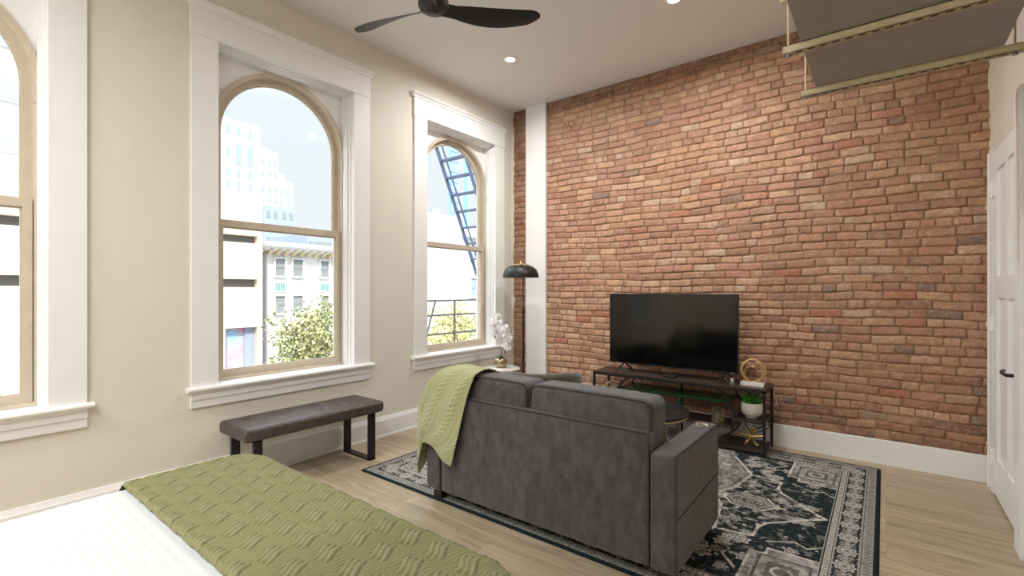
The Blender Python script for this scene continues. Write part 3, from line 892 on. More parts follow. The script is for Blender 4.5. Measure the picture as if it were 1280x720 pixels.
# ------------------------------------------------------------------ knitted throw
def catmull(P, n):
    P = np.array(P, float); m = len(P); out = []
    t = np.linspace(0, m-1-1e-6, n); i = t.astype(int); f = (t-i)[:, None]
    f = f.reshape((-1,)+(1,)*(P.ndim-1))
    g = lambda k: P[np.clip(k, 0, m-1)]
    p0, p1, p2, p3 = g(i-1), g(i), g(i+1), g(i+2)
    return .5*((2*p1)+(-p0+p2)*f+(2*p0-5*p1+4*p2-p3)*f*f+(-p0+3*p1-3*p2+p3)*f**3)
def throw():
    net = [
     [(1.262, 2.30, .33), (1.262, 2.18, .235), (1.268, 2.085, .165), (1.325, 2.07, .375), (1.44, 2.07, .36), (1.520, 2.068, .30), (1.575, 2.072, .285)],
     [(1.262, 2.30, .48), (1.255, 2.18, .42), (1.262, 2.085, .38), (1.335, 2.062, .47), (1.45, 2.068, .46), (1.545, 2.060, .43), (1.612, 2.078, .42)],
     [(1.266, 2.29, .60), (1.262, 2.18, .585), (1.275, 2.080, .56), (1.352, 2.070, .59), (1.47, 2.062, .59), (1.565, 2.070, .57), (1.648, 2.082, .56)],
     [(1.33, 2.29, .70), (1.318, 2.18, .70), (1.322, 2.078, .70), (1.385, 2.066, .71), (1.50, 2.074, .71), (1.60, 2.066, .70), (1.678, 2.090, .70)],
     [(1.40, 2.30, .795), (1.39, 2.19, .80), (1.385, 2.092, .81), (1.44, 2.088, .825), (1.55, 2.090, .825), (1.64, 2.088, .825), (1.715, 2.10, .825)],
     [(1.43, 2.33, .835), (1.432, 2.23, .86), (1.432, 2.155, .875), (1.50, 2.140, .884), (1.60, 2.138, .886), (1.66, 2.138, .884), (1.725, 2.140, .880)],
     [(1.45, 2.38, .835), (1.46, 2.32, .872), (1.47, 2.27, .884), (1.54, 2.27, .892), (1.59, 2.27, .889), (1.65, 2.27, .888), (1.71, 2.27, .884)],
     [(1.47, 2.45, .76), (1.49, 2.42, .78), (1.52, 2.42, .79), (1.58, 2.42, .80), (1.64, 2.42, .80), (1.70, 2.42, .80), (1.75, 2.42, .80)],
     [(1.48, 2.46, .60), (1.50, 2.45, .60), (1.53, 2.44, .60), (1.60, 2.44, .60), (1.66, 2.44, .60), (1.71, 2.44, .60), (1.76, 2.44, .60)],
    ]
    A = np.array(net); A[..., 2] -= .032*np.clip((A[..., 2]-.6)/.25, 0, 1); nv, nu = 340, 260
    A = catmull(A, nv); A = np.transpose(catmull(np.transpose(A, (1, 0, 2)), nu), (1, 0, 2))   # nv x nu x 3
    du = np.gradient(A, axis=1); dv = np.gradient(A, axis=0)
    N = np.cross(du, dv); N /= np.linalg.norm(N, axis=2, keepdims=True)+1e-9
    N = -N if N[nv//4, nu//2, 1] > 0 else N
    arcu = np.cumsum(np.linalg.norm(du, axis=2), axis=1); arcv = np.cumsum(np.linalg.norm(dv, axis=2), axis=0)
    u = arcu; v = arcv
    edge = np.minimum(u, u.max(axis=1, keepdims=True)-u); vb = v
    # cable columns between ribs, ribbed hem
    per = .15; cu = ((u+.02) % per)-per/2
    rib = .5+.5*np.cos(u*2*PI/.014)
    cab = np.sin(v*2*PI/.075)
    s1 = np.exp(-((cu-.017*cab)/.011)**2); s2 = np.exp(-((cu+.017*cab)/.011)**2)
    h = np.where(np.abs(cu) < .042, .0065*np.maximum(s1*(.7+.3*np.cos(v*2*PI/.075)), s2*(.7-.3*np.cos(v*2*PI/.075))), .0018*rib*(np.abs(cu) < .065))
    hem = vb < .09
    h = np.where(hem, .0035*rib, h)
    h = np.where((np.abs(cu) >= .065) & ~hem, .0012*np.sin(v*2*PI/.008), h)
    fold = .009*np.sin(u*21+v*2.)*np.clip(1-v/.65, 0, 1)
    A = A+N*(h+np.abs(fold)*.9+.004)[..., None]
    A[..., 1] = np.where(A[..., 1] > 2.40, np.maximum(A[..., 1], 2.435-.02), A[..., 1])
    o = np_grid_obj('throw_blanket', A.reshape(-1, 3), nv, nu, 'throw', None, loc=(1.5, 2.2, .6))
    so = o.modifiers.new('thick', 'SOLIDIFY'); so.thickness = .006; so.offset = 0
    tag(o, 'sage green cable-knit throw draped over the window end of the grey sofa', 'blanket')
throw()

# ------------------------------------------------------------------ television and stand
ty = 4.42
TV = thing('television', 'large flat black television standing on the low black media stand by the brick wall', 'television', (2.067, ty, .55))
B().box(1.468, 2.665, ty-.012, ty+.045, .632, 1.318, .004).make('housing', 'tvbezel', TV)
B().box(1.474, 2.659, ty-.0145, ty-.010, .646, 1.312).make('screen', 'tv', TV)
B().box(1.50, 2.63, ty+.04, ty+.075, .68, 1.05, .01).make('rear_cover', 'black', TV)
for x in (1.625, 2.575):
    B().tube([(x-.045, ty-.11, .564), (x, ty, .64), (x+.035, ty+.10, .564)], .0085, 6).tube([(x-.02, ty-.05, .60), (x+.05, ty-.085, .564)], .007, 6).make('foot', 'black', TV)
B().box(2.60, 2.645, ty-.0150, ty-.012, .635, .642).make('status_light', 'zinc', TV)

sxa, sxb, sya, syb, stz = 1.352, 2.90, 4.275, 4.615, .553
ST = thing('media_stand', 'low black metal media stand with curved side bars and dark board shelves under the television', 'television stand', ((sxa+sxb)/2, 4.44, 0))
B().box(sxa, sxb, sya, syb, stz-.018, stz, .002).make('top_board', 'darkwood', ST)
b = B()
for (y) in (sya+.009, syb-.009):
    b.box(sxa, sxb, y-.009, y+.009, stz-.036, stz-.018)
for x in (sxa+.009, sxb-.009): b.box(x-.009, x+.009, sya, syb, stz-.036, stz-.018)
b.make('top_frame', 'black', ST)
for x in (sxa+.010, sxb-.010):
    for y in (sya+.010, syb-.010): B().box(x-.010, x+.010, y-.010, y+.010, .011, stz-.036).make('leg', 'black', ST)
def arc_pts(x_end, x_mid, y, z0=.045, z1=stz-.036):
    zc = (z0+z1)/2; hz = (z1-z0)/2; sag = x_mid-x_end; R_ = (hz*hz+sag*sag)/(2*abs(sag)); s_ = 1 if sag > 0 else -1
    cx_ = x_mid-s_*R_; am = math.asin(hz/R_)
    return [(cx_+s_*R_*math.cos(t), y, zc+R_*math.sin(t)) for t in np.linspace(-am, am, 25)]
for (xe, xm) in ((2.52, 2.665), (1.732, 1.587)):
    for y in (sya+.012, syb-.012):
        B().bar(arc_pts(xe, xm, y), .022, .013, (0, 1, 0)).make('curved_bar', 'black', ST)
B().box(1.622, 2.63, sya+.005, syb-.02, .405, .417).make('glass_shelf', 'greenedge', ST)
B().box(1.60, 2.652, sya+.005, syb-.02, .195, .209).make('lower_shelf', 'darkwood', ST)
for (a, c) in ((2.655, sxb-.012), (sxa+.012, 1.597)):
    B().box(a, c, sya+.004, syb-.004, .272, .286).box(a-.01, c, sya, sya+.01, .266, .29).make('side_shelf', 'darkwood', ST)
for (a, c) in ((2.50, sxb-.005), (sxa+.005, 1.75)):
    B().box(a, c, sya+.003, syb-.003, .030, .048).make('bottom_shelf', 'darkwood', ST)
b = B().box(2.118, 2.134, syb-.02, syb-.004, .011, stz-.03); b.make('centre_post', 'black', ST)

tag(B().box(2.055, 2.165, 4.30, 4.385, stz+.001, stz+.028, .006).make('streaming_box', 'black', None, loc=(2.11, 4.34, stz+.001)), 'small black streaming box lying in front of the television', 'media player')
o = B().lathe((2.64, 4.325, stz+.001), [(.0, 0), (.016, 0), (.017, .004), (.017, .05), (.014, .056), (0, .057)], 20).make('metal_canister', 'zinc', None, loc=(2.64, 4.325, stz+.001))
tag(o, 'tiny silver canister at the right foot of the television', 'canister')

# gold ring sculpture on marble block
GS = thing('ring_sculpture', 'gold wire ring sculpture on a white block at the right end of the media stand', 'sculpture', (2.785, 4.40, stz+.001))
B().box(2.695, 2.872, 4.35, 4.45, stz+.001, stz+.032, .002).make('base', 'marble', GS)
b = B(); rs = random.Random(2)
for i in range(11):
    R_ = rs.choice([.095, .092, .088, .068, .062]) ; zc = stz+.034+R_
    ph = rs.uniform(-.5, .5); cx_ = 2.782+rs.uniform(-.008, .008); ecc = rs.uniform(.88, 1.08); rt = rs.uniform(-.4, .4)
    pts = []
    for k in range(40):
        t = 2*PI*k/40; ux = R_*ecc*math.cos(t); uz = R_*math.sin(t)
        pts.append((cx_+ux*math.cos(ph), 4.40+ux*math.sin(ph)*.6, zc+uz))
    b.tube(pts, .0023, 6, True)
b.make('wire_rings', 'gold', GS)

def jack(name, label, loc, s, cat='sculpture'):
    T_ = thing(name, label, cat, loc); b = B(); r_ = random.Random(int(loc[0]*100))
    dirs = [(1, .2, .15), (-1, -.3, .2), (.1, .9, .45), (-.15, -.9, -.25), (.25, -.3, 1), (-.45, .1, -.7), (.6, -.5, -.55), (-.6, .5, .7)]
    c = Vector(loc)+Vector((0, 0, s*.72))
    for d_ in dirs:
        d_ = Vector(d_).normalized(); b.cyl(c, c+d_*s*.88, s*.08, s*.14, 12); b.soft(*[q for k in range(3) for q in ((c+d_*s*.9)[k]-s*.13, (c+d_*s*.9)[k]+s*.13)], r=s*.13, n=6)
    b.soft(c.x-s*.14, c.x+s*.14, c.y-s*.14, c.y+s*.14, c.z-s*.14, c.z+s*.14, r=s*.14, n=6)
    b.make('spikes', 'gold', T_); return T_
jack('jack_sculpture', 'gold jack-shaped ornament on the bottom right shelf of the media stand', (2.765, 4.42, .050), .098)
# faceted gold stick ornament in the left bay
SO = thing('stick_sculpture', 'gold crossed-stick ornament on the upper left shelf of the media stand', 'sculpture', (1.475, 4.42, .287))
b = B()
P_ = [(1.39, 4.40, .37), (1.46, 4.42, .43), (1.56, 4.42, .345), (1.50, 4.44, .30), (1.43, 4.46, .296), (1.56, 4.47, .40), (1.40, 4.38, .296)]
for (i, j) in ((0, 1), (1, 2), (2, 3), (0, 3), (1, 4), (5, 3), (5, 0), (6, 1), (6, 2)): b.cyl(P_[i], P_[j], .006, n=8)
b.make('sticks', 'palegold', SO)
# candle holder
CH = thing('candle_holder', 'gold ribbed glass candle holder on the lower shelf beside the sofa arm', 'candle holder', (2.505, 4.40, .210))
b = B()
for i in range(14):
    t = 2*PI*i/14; x, y = 2.505+.046*math.cos(t), 4.40+.046*math.sin(t); b.cyl((x, y, .212), (x, y, .325), .0055, n=8)
b.make('ribs', 'palegold', CH)
B().lathe((2.505, 4.40, .210), [(.0, 0), (.052, 0), (.052, .006), (0, .007)], 28).make('base', 'palegold', CH)
B().lathe((2.505, 4.40, .217), [(0, 0), (.022, 0), (.022, .06), (0, .061)], 20).make('candle', 'pot', CH)
# green glass bottle
BT = thing('green_bottle', 'dark green glass jar with a ring neck on the lower shelf behind the coffee table', 'vase', (2.165, 4.40, .210))
B().lathe((2.165, 4.40, .210), [(0, 0), (.045, 0), (.052, .02), (.05, .06), (.035, .10), (.018, .118), (.018, .13), (0, .13)], 24).make('body', 'greenglass', BT)
B().tube([(2.165+.022*math.cos(2*PI*k/20), 4.40, .210+.15+.022*math.sin(2*PI*k/20)) for k in range(20)], .005, 6, True).make('ring', 'greenglass', BT)
# potted plant
PP = thing('potted_plant', 'bright green plant in a footed cream pot on the media stand side shelf', 'plant', (2.775, 4.40, .287))
B().lathe((2.775, 4.40, .287), [(0, 0), (.045, 0), (.045, .012), (.062, .022), (.078, .04), (.082, .07), (.082, .125), (.077, .127), (.074, .11), (0, .11)], 36).make('pot', 'pot', PP)
B().lathe((2.775, 4.40, .392), [(0, 0), (.073, 0), (.07, .007), (0, .01)], 24).make('soil', 'soil', PP)
b = B(); rs = random.Random(4)
for i in range(300):
    t = rs.uniform(0, 2*PI); r_ = .075*math.sqrt(rs.random()); x, y = 2.775+r_*math.cos(t), 4.40+r_*math.sin(t)
    z = .40+rs.uniform(0, .085)*(1-.5*(r_/.08)**2); a = rs.uniform(0, 2*PI); L_ = rs.uniform(.018, .032); w_ = L_*.35
    d_ = Vector((math.cos(a)*.8, math.sin(a)*.8, rs.uniform(.2, 1.1))).normalized(); s_ = Vector((-math.sin(a), math.cos(a), 0))
    p = Vector((x, y, z)); b.add([p, p+d_*L_*.5+s_*w_, p+d_*L_, p+d_*L_*.5-s_*w_], [(0, 1, 2), (0, 2, 3)])
b.make('foliage', 'leaf', PP)
# cables
tag(B().tube(catmull([(2.66, 4.64, .10), (2.70, 4.635, .20), (2.78, 4.63, .14), (2.84, 4.632, .22), (2.76, 4.64, .26), (2.68, 4.635, .17), (2.74, 4.63, .10), (2.86, 4.635, .16), (2.85, 4.64, .23)], 60), .004, 6).make('power_cable', 'cable', None, loc=(2.75, 4.64, .1)),
    'looped black power cable behind the bottom right bay of the media stand', 'cable')
tag(B().tube(catmull([(2.86, 4.66, .50), (2.90, 4.66, .45), (2.915, 4.66, .38), (2.885, 4.665, .33), (2.87, 4.665, .29)], 30), .004, 6).make('power_cable', 'whitecable', None, loc=(2.89, 4.66, .4)),
    'short white cable hanging on the brick wall behind the potted plant', 'cable')

# ------------------------------------------------------------------ coffee table
CT = thing('coffee_table', 'round coffee table with black top and thin gold frame between sofa and television', 'coffee table', (2.165, 3.54, 0))
B().lathe((2.165, 3.54, .417), [(0, 0), (.335, 0), (.35, .006), (.35, .020), (.345, .024), (0, .024)], 64).make('tabletop', 'black', CT)
B().lathe((2.165, 3.54, .401), [(.338, 0), (.345, 0), (.345, .016), (.338, .016), (.338, .0001)], 64).make('rim', 'palegold', CT)
for i in range(4):
    t = PI/4+PI/2*i+.15; x, y = 2.165+.325*math.cos(t), 3.54+.325*math.sin(t)
    B().box(x-.01, x+.01, y-.01, y+.01, .011, .415).make('leg', 'palegold', CT)
b = B().tube([(2.165+.31*math.cos(2*PI*k/48), 3.54+.31*math.sin(2*PI*k/48), .02) for k in range(48)], .007, 6, True); b.make('base_ring', 'palegold', CT)

# ------------------------------------------------------------------ olive barrel chair
AC = thing('armchair', 'olive velvet barrel armchair mostly hidden behind the grey sofa', 'armchair', (1.35, 3.36, 0))
def shell():
    n, m = 60, 12; v = []
    cx_, cy_ = 1.35, 3.36
    ang0 = -PI*.93; ang1 = PI*.30     # open towards the coffee table side
    prof = [(.30, .18), (.33, .14), (.355, .18), (.365, .35), (.372, .55), (.370, .665), (.355, .692), (.325, .70), (.298, .688), (.288, .65), (.285, .45), (.285, .30)]
    for i in range(n):
        t = ang0+(ang1-ang0)*i/(n-1)
        q = abs(2*i/(n-1)-1); hs = .99-.10*max(0, q-.35)**1.5/.65
        for (r_, z) in [(a_*.93, b_) for (a_, b_) in prof]: v.append((cx_+r_*math.cos(t-PI*.0), cy_+r_*math.sin(t), z*(hs if z > .4 else 1)))
    b = B(); b.grid(v, n, m)
    b.add(v[:m], [tuple(range(m))]); b.add(v[-m:], [tuple(range(m))[::-1]])
    return b
shell().make('backrest', 'olive', AC)
B().lathe((1.35, 3.36, .14), [(0, 0), (.26, 0), (.285, .02), (.285, .06), (0, .06)], 40).make('seat_base', 'olive', AC)
B().lathe((1.35, 3.36, .20), [(0, 0), (.24, 0), (.262, .03), (.262, .19), (.23, .225), (0, .235)], 40).make('seat_cushion', 'olive', AC)
for i in range(4):
    t = PI/4+PI/2*i; x, y = 1.35+.24*math.cos(t), 3.36+.24*math.sin(t); B().cyl((x, y, .009), (x, y, .15), .012, .018, 12).make('leg', 'gold', AC)

# ------------------------------------------------------------------ side table, orchid, floor lamp
SX, SY = .40, 4.0
TB = thing('side_table', 'small round white marble side table on a gold pedestal in the window corner', 'side table', (SX, SY, 0))
B().lathe((SX, SY, .497), [(0, 0), (.18, 0), (.195, .006), (.197, .014), (.193, .021), (0, .022)], 48).make('tabletop', 'marble', TB)
B().lathe((SX, SY, 0), [(0, 0), (.14, 0), (.14, .008), (.03, .02), (.014, .04), (.012, .25), (.014, .45), (.05, .485), (.07, .497), (0, .497)], 32).make('pedestal', 'palegold', TB)
OR = thing('orchid', 'white artificial orchid in a round gold pot on the marble side table', 'flower', (SX-.015, SY, .520))
ox_, oy_ = SX-.015, SY
B().lathe((ox_, oy_, .520), [(0, 0), (.045, 0), (.062, .015), (.071, .045), (.068, .085), (.056, .105), (.052, .103), (.056, .09), (0, .088)], 36).make('pot', 'palegold', OR)
stems = [[(0, 0, .08), (.012, .0, .22), (.015, .005, .36), (.0, .0, .47), (-.02, -.01, .53), (-.05, -.02, .49), (-.07, -.02, .36)],
         [(.01, 0, .08), (.02, .01, .25), (.02, .01, .36), (.03, .01, .42), (.055, .01, .42), (.07, .015, .33), (.068, .02, .20)]]
b = B()
fl = B(); rs = random.Random(9)
def flower(c, s, facing):
    f = Vector(facing).normalized(); a = f.orthogonal().normalized(); e = f.cross(a)
    r0 = rs.uniform(0, 1)
    for k in range(5):
        t = 2*PI*k/5+r0; d_ = a*math.cos(t)+e*math.sin(t); s_ = f.cross(d_)
        wide = s*(.62 if k % 5 in (1, 4) else .42)
        p = Vector(c); v = [p, p+d_*s*.45+s_*wide-f*s*.05, p+d_*s+s_*wide*.45-f*s*.16, p+d_*s*1.08-f*s*.2, p+d_*s-s_*wide*.45-f*s*.16, p+d_*s*.45-s_*wide-f*s*.05, p+d_*s*.5+f*s*.1]
        fl.add(v, [(0, 1, 6), (1, 2, 6), (2, 3, 6), (3, 4, 6), (4, 5, 6), (5, 0, 6)], True)
for stm in stems:
    P = catmull([(ox_+p[0], oy_+p[1], .52+p[2]) for p in stm], 40); b.tube(P, .003, 6)
    for i in range(16, 40, 2):
        for _ in range(4):
            p = P[i]; off = Vector((rs.uniform(-.028, .028), rs.uniform(-.05, .03), rs.uniform(-.03, .03)))
            flower(Vector(p)+off, rs.uniform(.023, .033), (rs.uniform(-.3, 1.), -1, rs.uniform(-.3, .4)))
    for i in range(3):
        p = Vector(P[-1])+Vector((rs.uniform(-.02, .02), rs.uniform(-.02, .02), -.015*i-.01)); B().soft(p.x-.008, p.x+.008, p.y-.008, p.y+.008, p.z-.011, p.z+.011, r=.008, n=6).make('bud', 'bud', OR)
b.make('stem', 'stem', OR); fl.make('blossoms', 'petal', OR)
b = B()
for (a, L_) in ((0., .10), (2.4, .09), (4.0, .08), (5.2, .11)):
    v = []
    for i in range(9):
        t = i/8; r_ = L_*t; w_ = .020*math.sin(PI*min(1, t*.95+.05))+.001; z = .615+.035*math.sin(PI*t*.7)-.01*t
        for s_ in (-1, 0, 1): v.append((ox_+r_*math.cos(a)-s_*w_*math.sin(a), oy_+r_*math.sin(a)+s_*w_*math.cos(a), z+abs(s_)*.005))
    b.grid(v, 9, 3)
b.make('leaf', 'stem', OR)

LX, LY = .415, 4.32
LP = thing('floor_lamp', 'slim black floor lamp with a dark dome shade and gold top in the corner', 'lamp', (LX+.035, LY, 0))
B().lathe((LX+.035, LY, 0), [(0, 0), (.13, 0), (.13, .012), (.12, .018), (.02, .022), (0, .022)], 40).make('base', 'black', LP)
B().cyl((LX+.035, LY, .02), (LX+.035, LY, 1.18), .012).cyl((LX+.035, LY, 1.18), (LX+.035, LY, 1.56), .006).make('pole', 'black', LP)
B().lathe((LX, LY, 1.495), [(.203, 0), (.205, .004), (.198, .045), (.180, .085), (.145, .12), (.10, .138), (.05, .146), (.04, .146), (.09, .132), (.14, .113), (.174, .08), (.192, .042), (.198, .003), (.203, .0001)], 48).make('lamp_shade', 'lampgrey' if 0 else 'black', LP)
B().lathe((LX, LY, 1.497), [(.197, 0), (.190, .041), (.172, .078), (.138, .110), (.09, .129), (.0, .131), (.0, .130), (.088, .127), (.135, .108), (.169, .076), (.187, .040), (.194, 0)], 48).make('shade_lining', 'gold', LP)
b = B(); rs = random.Random(3)
b.lathe((LX, LY, 1.628), [(.05, 0), (.075, .002), (.05, .016), (.02, .026), (.008, .034), (.01, .044), (.004, .052), (0, .053)], 24)
for i in range(16):
    a = 2*PI*i/16; r_ = .055+.035*(i % 2); p = Vector((LX+r_*math.cos(a), LY+r_*math.sin(a), 1.64-.012*(i % 2)))
    b.soft(p.x-.018, p.x+.018, p.y-.018, p.y+.018, p.z-.006, p.z+.008, r=.007, n=5)
b.make('finial', 'gold', LP)
B().soft(LX-.028, LX+.028, LY-.028, LY+.028, 1.535, 1.60, r=.028, n=8).make('bulb', 'petal', LP)

# ------------------------------------------------------------------ ceiling fan
FX, FY, FZ = 1.46, 2.03, 3.10
FN = thing('ceiling_fan', 'black ceiling fan with three carved propeller blades', 'fan', (FX, FY, H))
B().cyl((FX, FY, FZ+.06), (FX, FY, H-.04), .014).lathe((FX, FY, H-.06), [(.02, 0), (.06, .02), (.068, .06), (0, .06)], 32).make('downrod', 'fan', FN)
B().lathe((FX, FY, FZ-.04), [(0, 0), (.035, 0), (.052, .006), (.085, .02), (.095, .045), (.09, .075), (.05, .10), (.03, .11), (0, .11)], 40).make('motor_hub', 'fan', FN)
B().lathe((FX, FY, FZ-.046), [(0, 0), (.028, .001), (.032, .006), (0, .008)], 32).make('cap', 'zinc' if 0 else 'fan', FN)
for ang in (185, 52, 299):
    a = math.radians(ang); dx, dy = math.cos(a), math.sin(a); nx_, ny_ = -dy, dx
    b = B(); n = 30; m = 9
    for surf in (0, 1):
        v = []
        for i in range(n):
            t = math.sin(i/(n-1)*PI/2)**.8; r_ = .03+.66*t
            w_ = .040+.032*math.sin(PI*min(1, max(0, (t-.15)/.95)))**.8 if t > .15 else .040+.02*(.15-t)
            if t > .88: w_ *= math.sqrt(max(0.00001, 1-((t-.88)/.12)**2))
            twist = math.radians(34-22*t); sw = .045*math.sin(PI*t*.9)
            for j in range(m):
                s_ = -1+2*j/(m-1); o_ = s_*w_+sw
                camber = -.008*(1-s_*s_)
                z = FZ-.01+.05*t*t-s_*w_*math.sin(twist)+camber+(0.010 if surf else 0)*(1-s_*s_*.9)
                o_ = sw+s_*w_*math.cos(twist)
                v.append((FX+dx*r_+nx_*o_, FY+dy*r_+ny_*o_, z))
        b.grid(v, n, m)
    b.make('blade', 'fan', FN, flipfix=False)

# ------------------------------------------------------------------ recessed downlights
dls = [(.83, 3.60), (2.39, 3.62), (1.25, -.75), (2.39, -.9), (3.6, -.6), (.83, -1.6), (2.39, -1.9), (3.6, -2.9), (.83, -3.0)]
dlab = ['round recessed downlight in the ceiling beyond the fan, nearest the window corner', 'round recessed downlight in the ceiling above the sofa at the top edge of the photo']
proto = None
DLP = 28.
for i, (x, y) in enumerate(dls):
    lb = dlab[i] if i < 2 else 'round recessed downlight in the ceiling behind the camera side of the room'
    if proto is None:
        T_ = thing('downlight', lb, 'ceiling light', (x, y, H), group='recessed ceiling downlights')
        B().lathe((x, y, H-.006), [(.046, .002), (.05, 0), (.066, 0), (.068, .0055), (.046, .0058), (.046, .003)], 36).make('trim_ring', 'white', T_)
        B().lathe((x, y, H-.004), [(0, 0), (.047, 0), (.047, .003), (0, .003)], 36).make('diffuser', 'lampglow', T_)
        proto = T_
    else: retree(proto, lb, loc=(x, y, H))
    ld = bpy.data.lights.new('downlight_lamp', 'AREA'); ld.shape = 'DISK'; ld.size = .09; ld.energy = DLP; ld.color = (1, .985, .96)
    if hasattr(ld, 'spread'): ld.spread = math.radians(170)
    lo = bpy.data.objects.new('downlight_lamp', ld); col.objects.link(lo); lo.location = (x, y, H-.012)

# ------------------------------------------------------------------ suspended grey duct and struts
DU = thing('ceiling_duct', 'flat grey sheet-metal duct hung under the ceiling near the right wall', 'duct', (3.73, 1.0, 2.62))
B().box(3.312, 4.145, YK+.05, 3.53, 2.622, 2.85, .004).make('duct_body', 'duct', DU)
SB = 0
def strut(y, label, last):
    T_ = thing('strut_channel', label, 'support rail', (3.73, y, 2.60), group='cream metal struts carrying the duct')
    b = B(); x0, x1 = 3.232, XR-.001
    z0, z1 = 2.58, 2.6205
    b.box(x0, x1, y-.0205, y-.0175, z0, z1).box(x0, x1, y+.0175, y+.0205, z0, z1).box(x0, x1, y-.0205, y+.0205, z1-.003, z1)
    b.box(x0, x1, y-.0205, y-.010, z0, z0+.003).box(x0, x1, y+.010, y+.0205, z0, z0+.003)
    b.make('channel', 'strut', T_)
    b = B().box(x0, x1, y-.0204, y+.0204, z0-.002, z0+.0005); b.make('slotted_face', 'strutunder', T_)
    x = x0+.06
    while x < x1-.05: B().box(x, x+.03, y-.0185, y-.004, z0-.0028, z0-.001).make('slot', 'slot', T_); x += .052
    for x in (3.256, 4.185):
        B().cyl((x, y, 2.565), (x, y, 2.86), .005, n=10).make('rod', 'zinc' if 0 else 'strut', T_)
        B().cyl((x, y, 2.566), (x, y, 2.580), .012, n=6).box(x-.018, x+.018, y-.018, y+.018, 2.576, 2.581).make('nut', 'zinc', T_)
    B().box(3.222, XR-.001, y-.0205, y+.0205, 2.855, 2.895, .003).make('upper_channel', 'strut', T_)
    return T_
strut(3.55, 'cream strut channel across the far end of the grey duct', 1)
strut(2.855, 'second cream strut channel crossing under the duct, nearer the camera', 0)

# ------------------------------------------------------------------ outside
GZ = -4.2
tag(B().box(-120, -.36, -60, 120, GZ-.3, GZ).make('ground', 'asphalt'), kind='structure')
def facade_win(x, y0, y1, z0, z1, par, m='o_glass', fm='o_white', t=.05):
    f = B().ring([(y0-t, z0-t), (y1+t, z0-t), (y1+t, z1+t), (y0-t, z1+t)], [(y0, z0), (y1, z0), (y1, z1), (y0, z1)], x, x+.10).make('window', fm, par)
    B().box(x+.005, x+.03, y0, y1, z0, z1).box(x+.02, x+.05, y0, y1, (z0+z1)/2-.02, (z0+z1)/2+.02).make('pane', m, f)
OB = thing('office_building', 'beige brick building with long dark window slots across the street', 'building', (-17, -1, GZ))
b = B(); b.box(-24, -12.35, -16, 7.15, GZ, 4.40)
for (z0, z1) in ((GZ, -1.35), (.20, 1.45), (1.70, 2.83), (3.06, 4.42)): b.box(-12.35, -12, -16, 7.0, z0, z1)
b.box(-12.35, -12, 7.0, 7.16, GZ, 4.42)
b.box(-12.35, -12, -16, 6.07, -1.35, .20).make('wall', 'o_beige', OB)
for (z0, z1) in ((1.45, 1.70), (2.83, 3.06)): B().box(-12.33, -12.22, -16, 7.0, z0, z1).make('window_slot', 'o_dark', OB)
B().box(-12.33, -12.25, 6.07, 6.70, -1.35, .20).make('mural_panel', 'mural', OB)
B().box(-12.33, -12.2, 6.70, 7.0, -1.35, .20).make('shop_window', 'o_bluegrey_shade', OB)
UB = thing('upper_building', 'taller white building with pale blue window bands seen through the leftmost window', 'building', (-28, -8, GZ))
b = B(); b.box(-32, -24.5, -26, 6.6, GZ, 16.5).make('wall', 'o_white', UB)
for (z0, z1) in ((6.9, 7.7), (9.0, 9.9), (11.2, 12.0)): B().box(-24.5, -24.4, -26, 6.2, z0, z1).make('window_band', 'o_glassp', UB)
VB = thing('row_building', 'white ornate row building with bracketed cornice and tall sash windows', 'building', (-18, 11, GZ))
B().box(-22, -14, 7.7, 15.6, GZ, 3.0).make('wall', 'o_white', VB)
B().prism([(-14.1, 2.72), (-13.75, 2.80), (-13.45, 2.92), (-13.4, 3.0), (-13.4, 3.08), (-14.1, 3.1)], 1, 7.6, 15.6).make('cornice', 'o_white', VB)
for y in np.arange(7.9, 15.4, .3): B().prism([(-14, 2.62), (-13.9, 2.64), (-13.6, 2.82), (-14, 2.82)], 1, y, y+.10).make('cornice_bracket', 'o_ochre', VB)
for (y0, y1) in ((8.5, 8.86), (9.16, 9.55), (10.28, 10.64), (10.95, 11.3), (12.0, 12.4), (13.0, 13.4)):
    facade_win(-14, y0, y1, 1.88, 2.52, VB); facade_win(-14, y0, y1, .50, 1.14, VB)
for y0 in (8.5, 10.28):
    B().box(-14, -13.93, y0-.04, y0+.40, 1.30, 1.66).make('spandrel', 'o_white', VB)
    for k in range(4): B().box(-13.94, -13.91, y0+.02+.09*k, y0+.07+.09*k, 1.34, 1.62).make('teal_slat', 'o_teal', VB)
B().cyl((-13.9, 8.12, GZ), (-13.9, 8.12, 2.9), .06, n=10).make('drainpipe', 'o_concrete', VB)
TW = thing('stepped_tower', 'tall pale stepped stone tower rising behind the beige building', 'building', (-66, 28, GZ))
for (y0, y1, z1, m_) in ((16, 28.8, 22.5, 'o_tower'), (28.8, 29.7, 20.0, 'o_tower'), (29.7, 31.1, 19.6, 'o_tower'), (31.1, 31.95, 16.9, 'o_tower'), (31.95, 33.2, 16.1, 'o_tower')):
    B().box(-72, -60, y0, y1, GZ, z1).make('tower_block', m_, TW)
B().box(-66, -59.6, 29.1, 33.4, GZ, 12.4).make('shaded_wing', 'o_bluegrey_shade', TW)  # the wing's shade is put in by its blue-grey colour
for j, z in enumerate((21.2, 18.4, 16.0, 14.4, 12.8)):
    for i, y in enumerate((22, 23.5, 25.0, 26.2, 27.6)):
        hw, hh = (.36, 1.3) if (j == 1 and i in (3, 4)) else (.22, .5)
        B().box(-60.02, -59.95, y-hw, y+hw, z-hh, z+hh).make('window', 'o_glassp', TW)
for z in (18.2, 16.6, 14.6, 13.2):
    for y in (29.2, 30.1, 30.8, 31.6, 32.5):
        if (y > 31.2 and z > 15.5): continue
        B().box(-60.02, -59.95, y-.18, y+.18, z-.4, z+.4).make('window', 'o_glassp', TW)
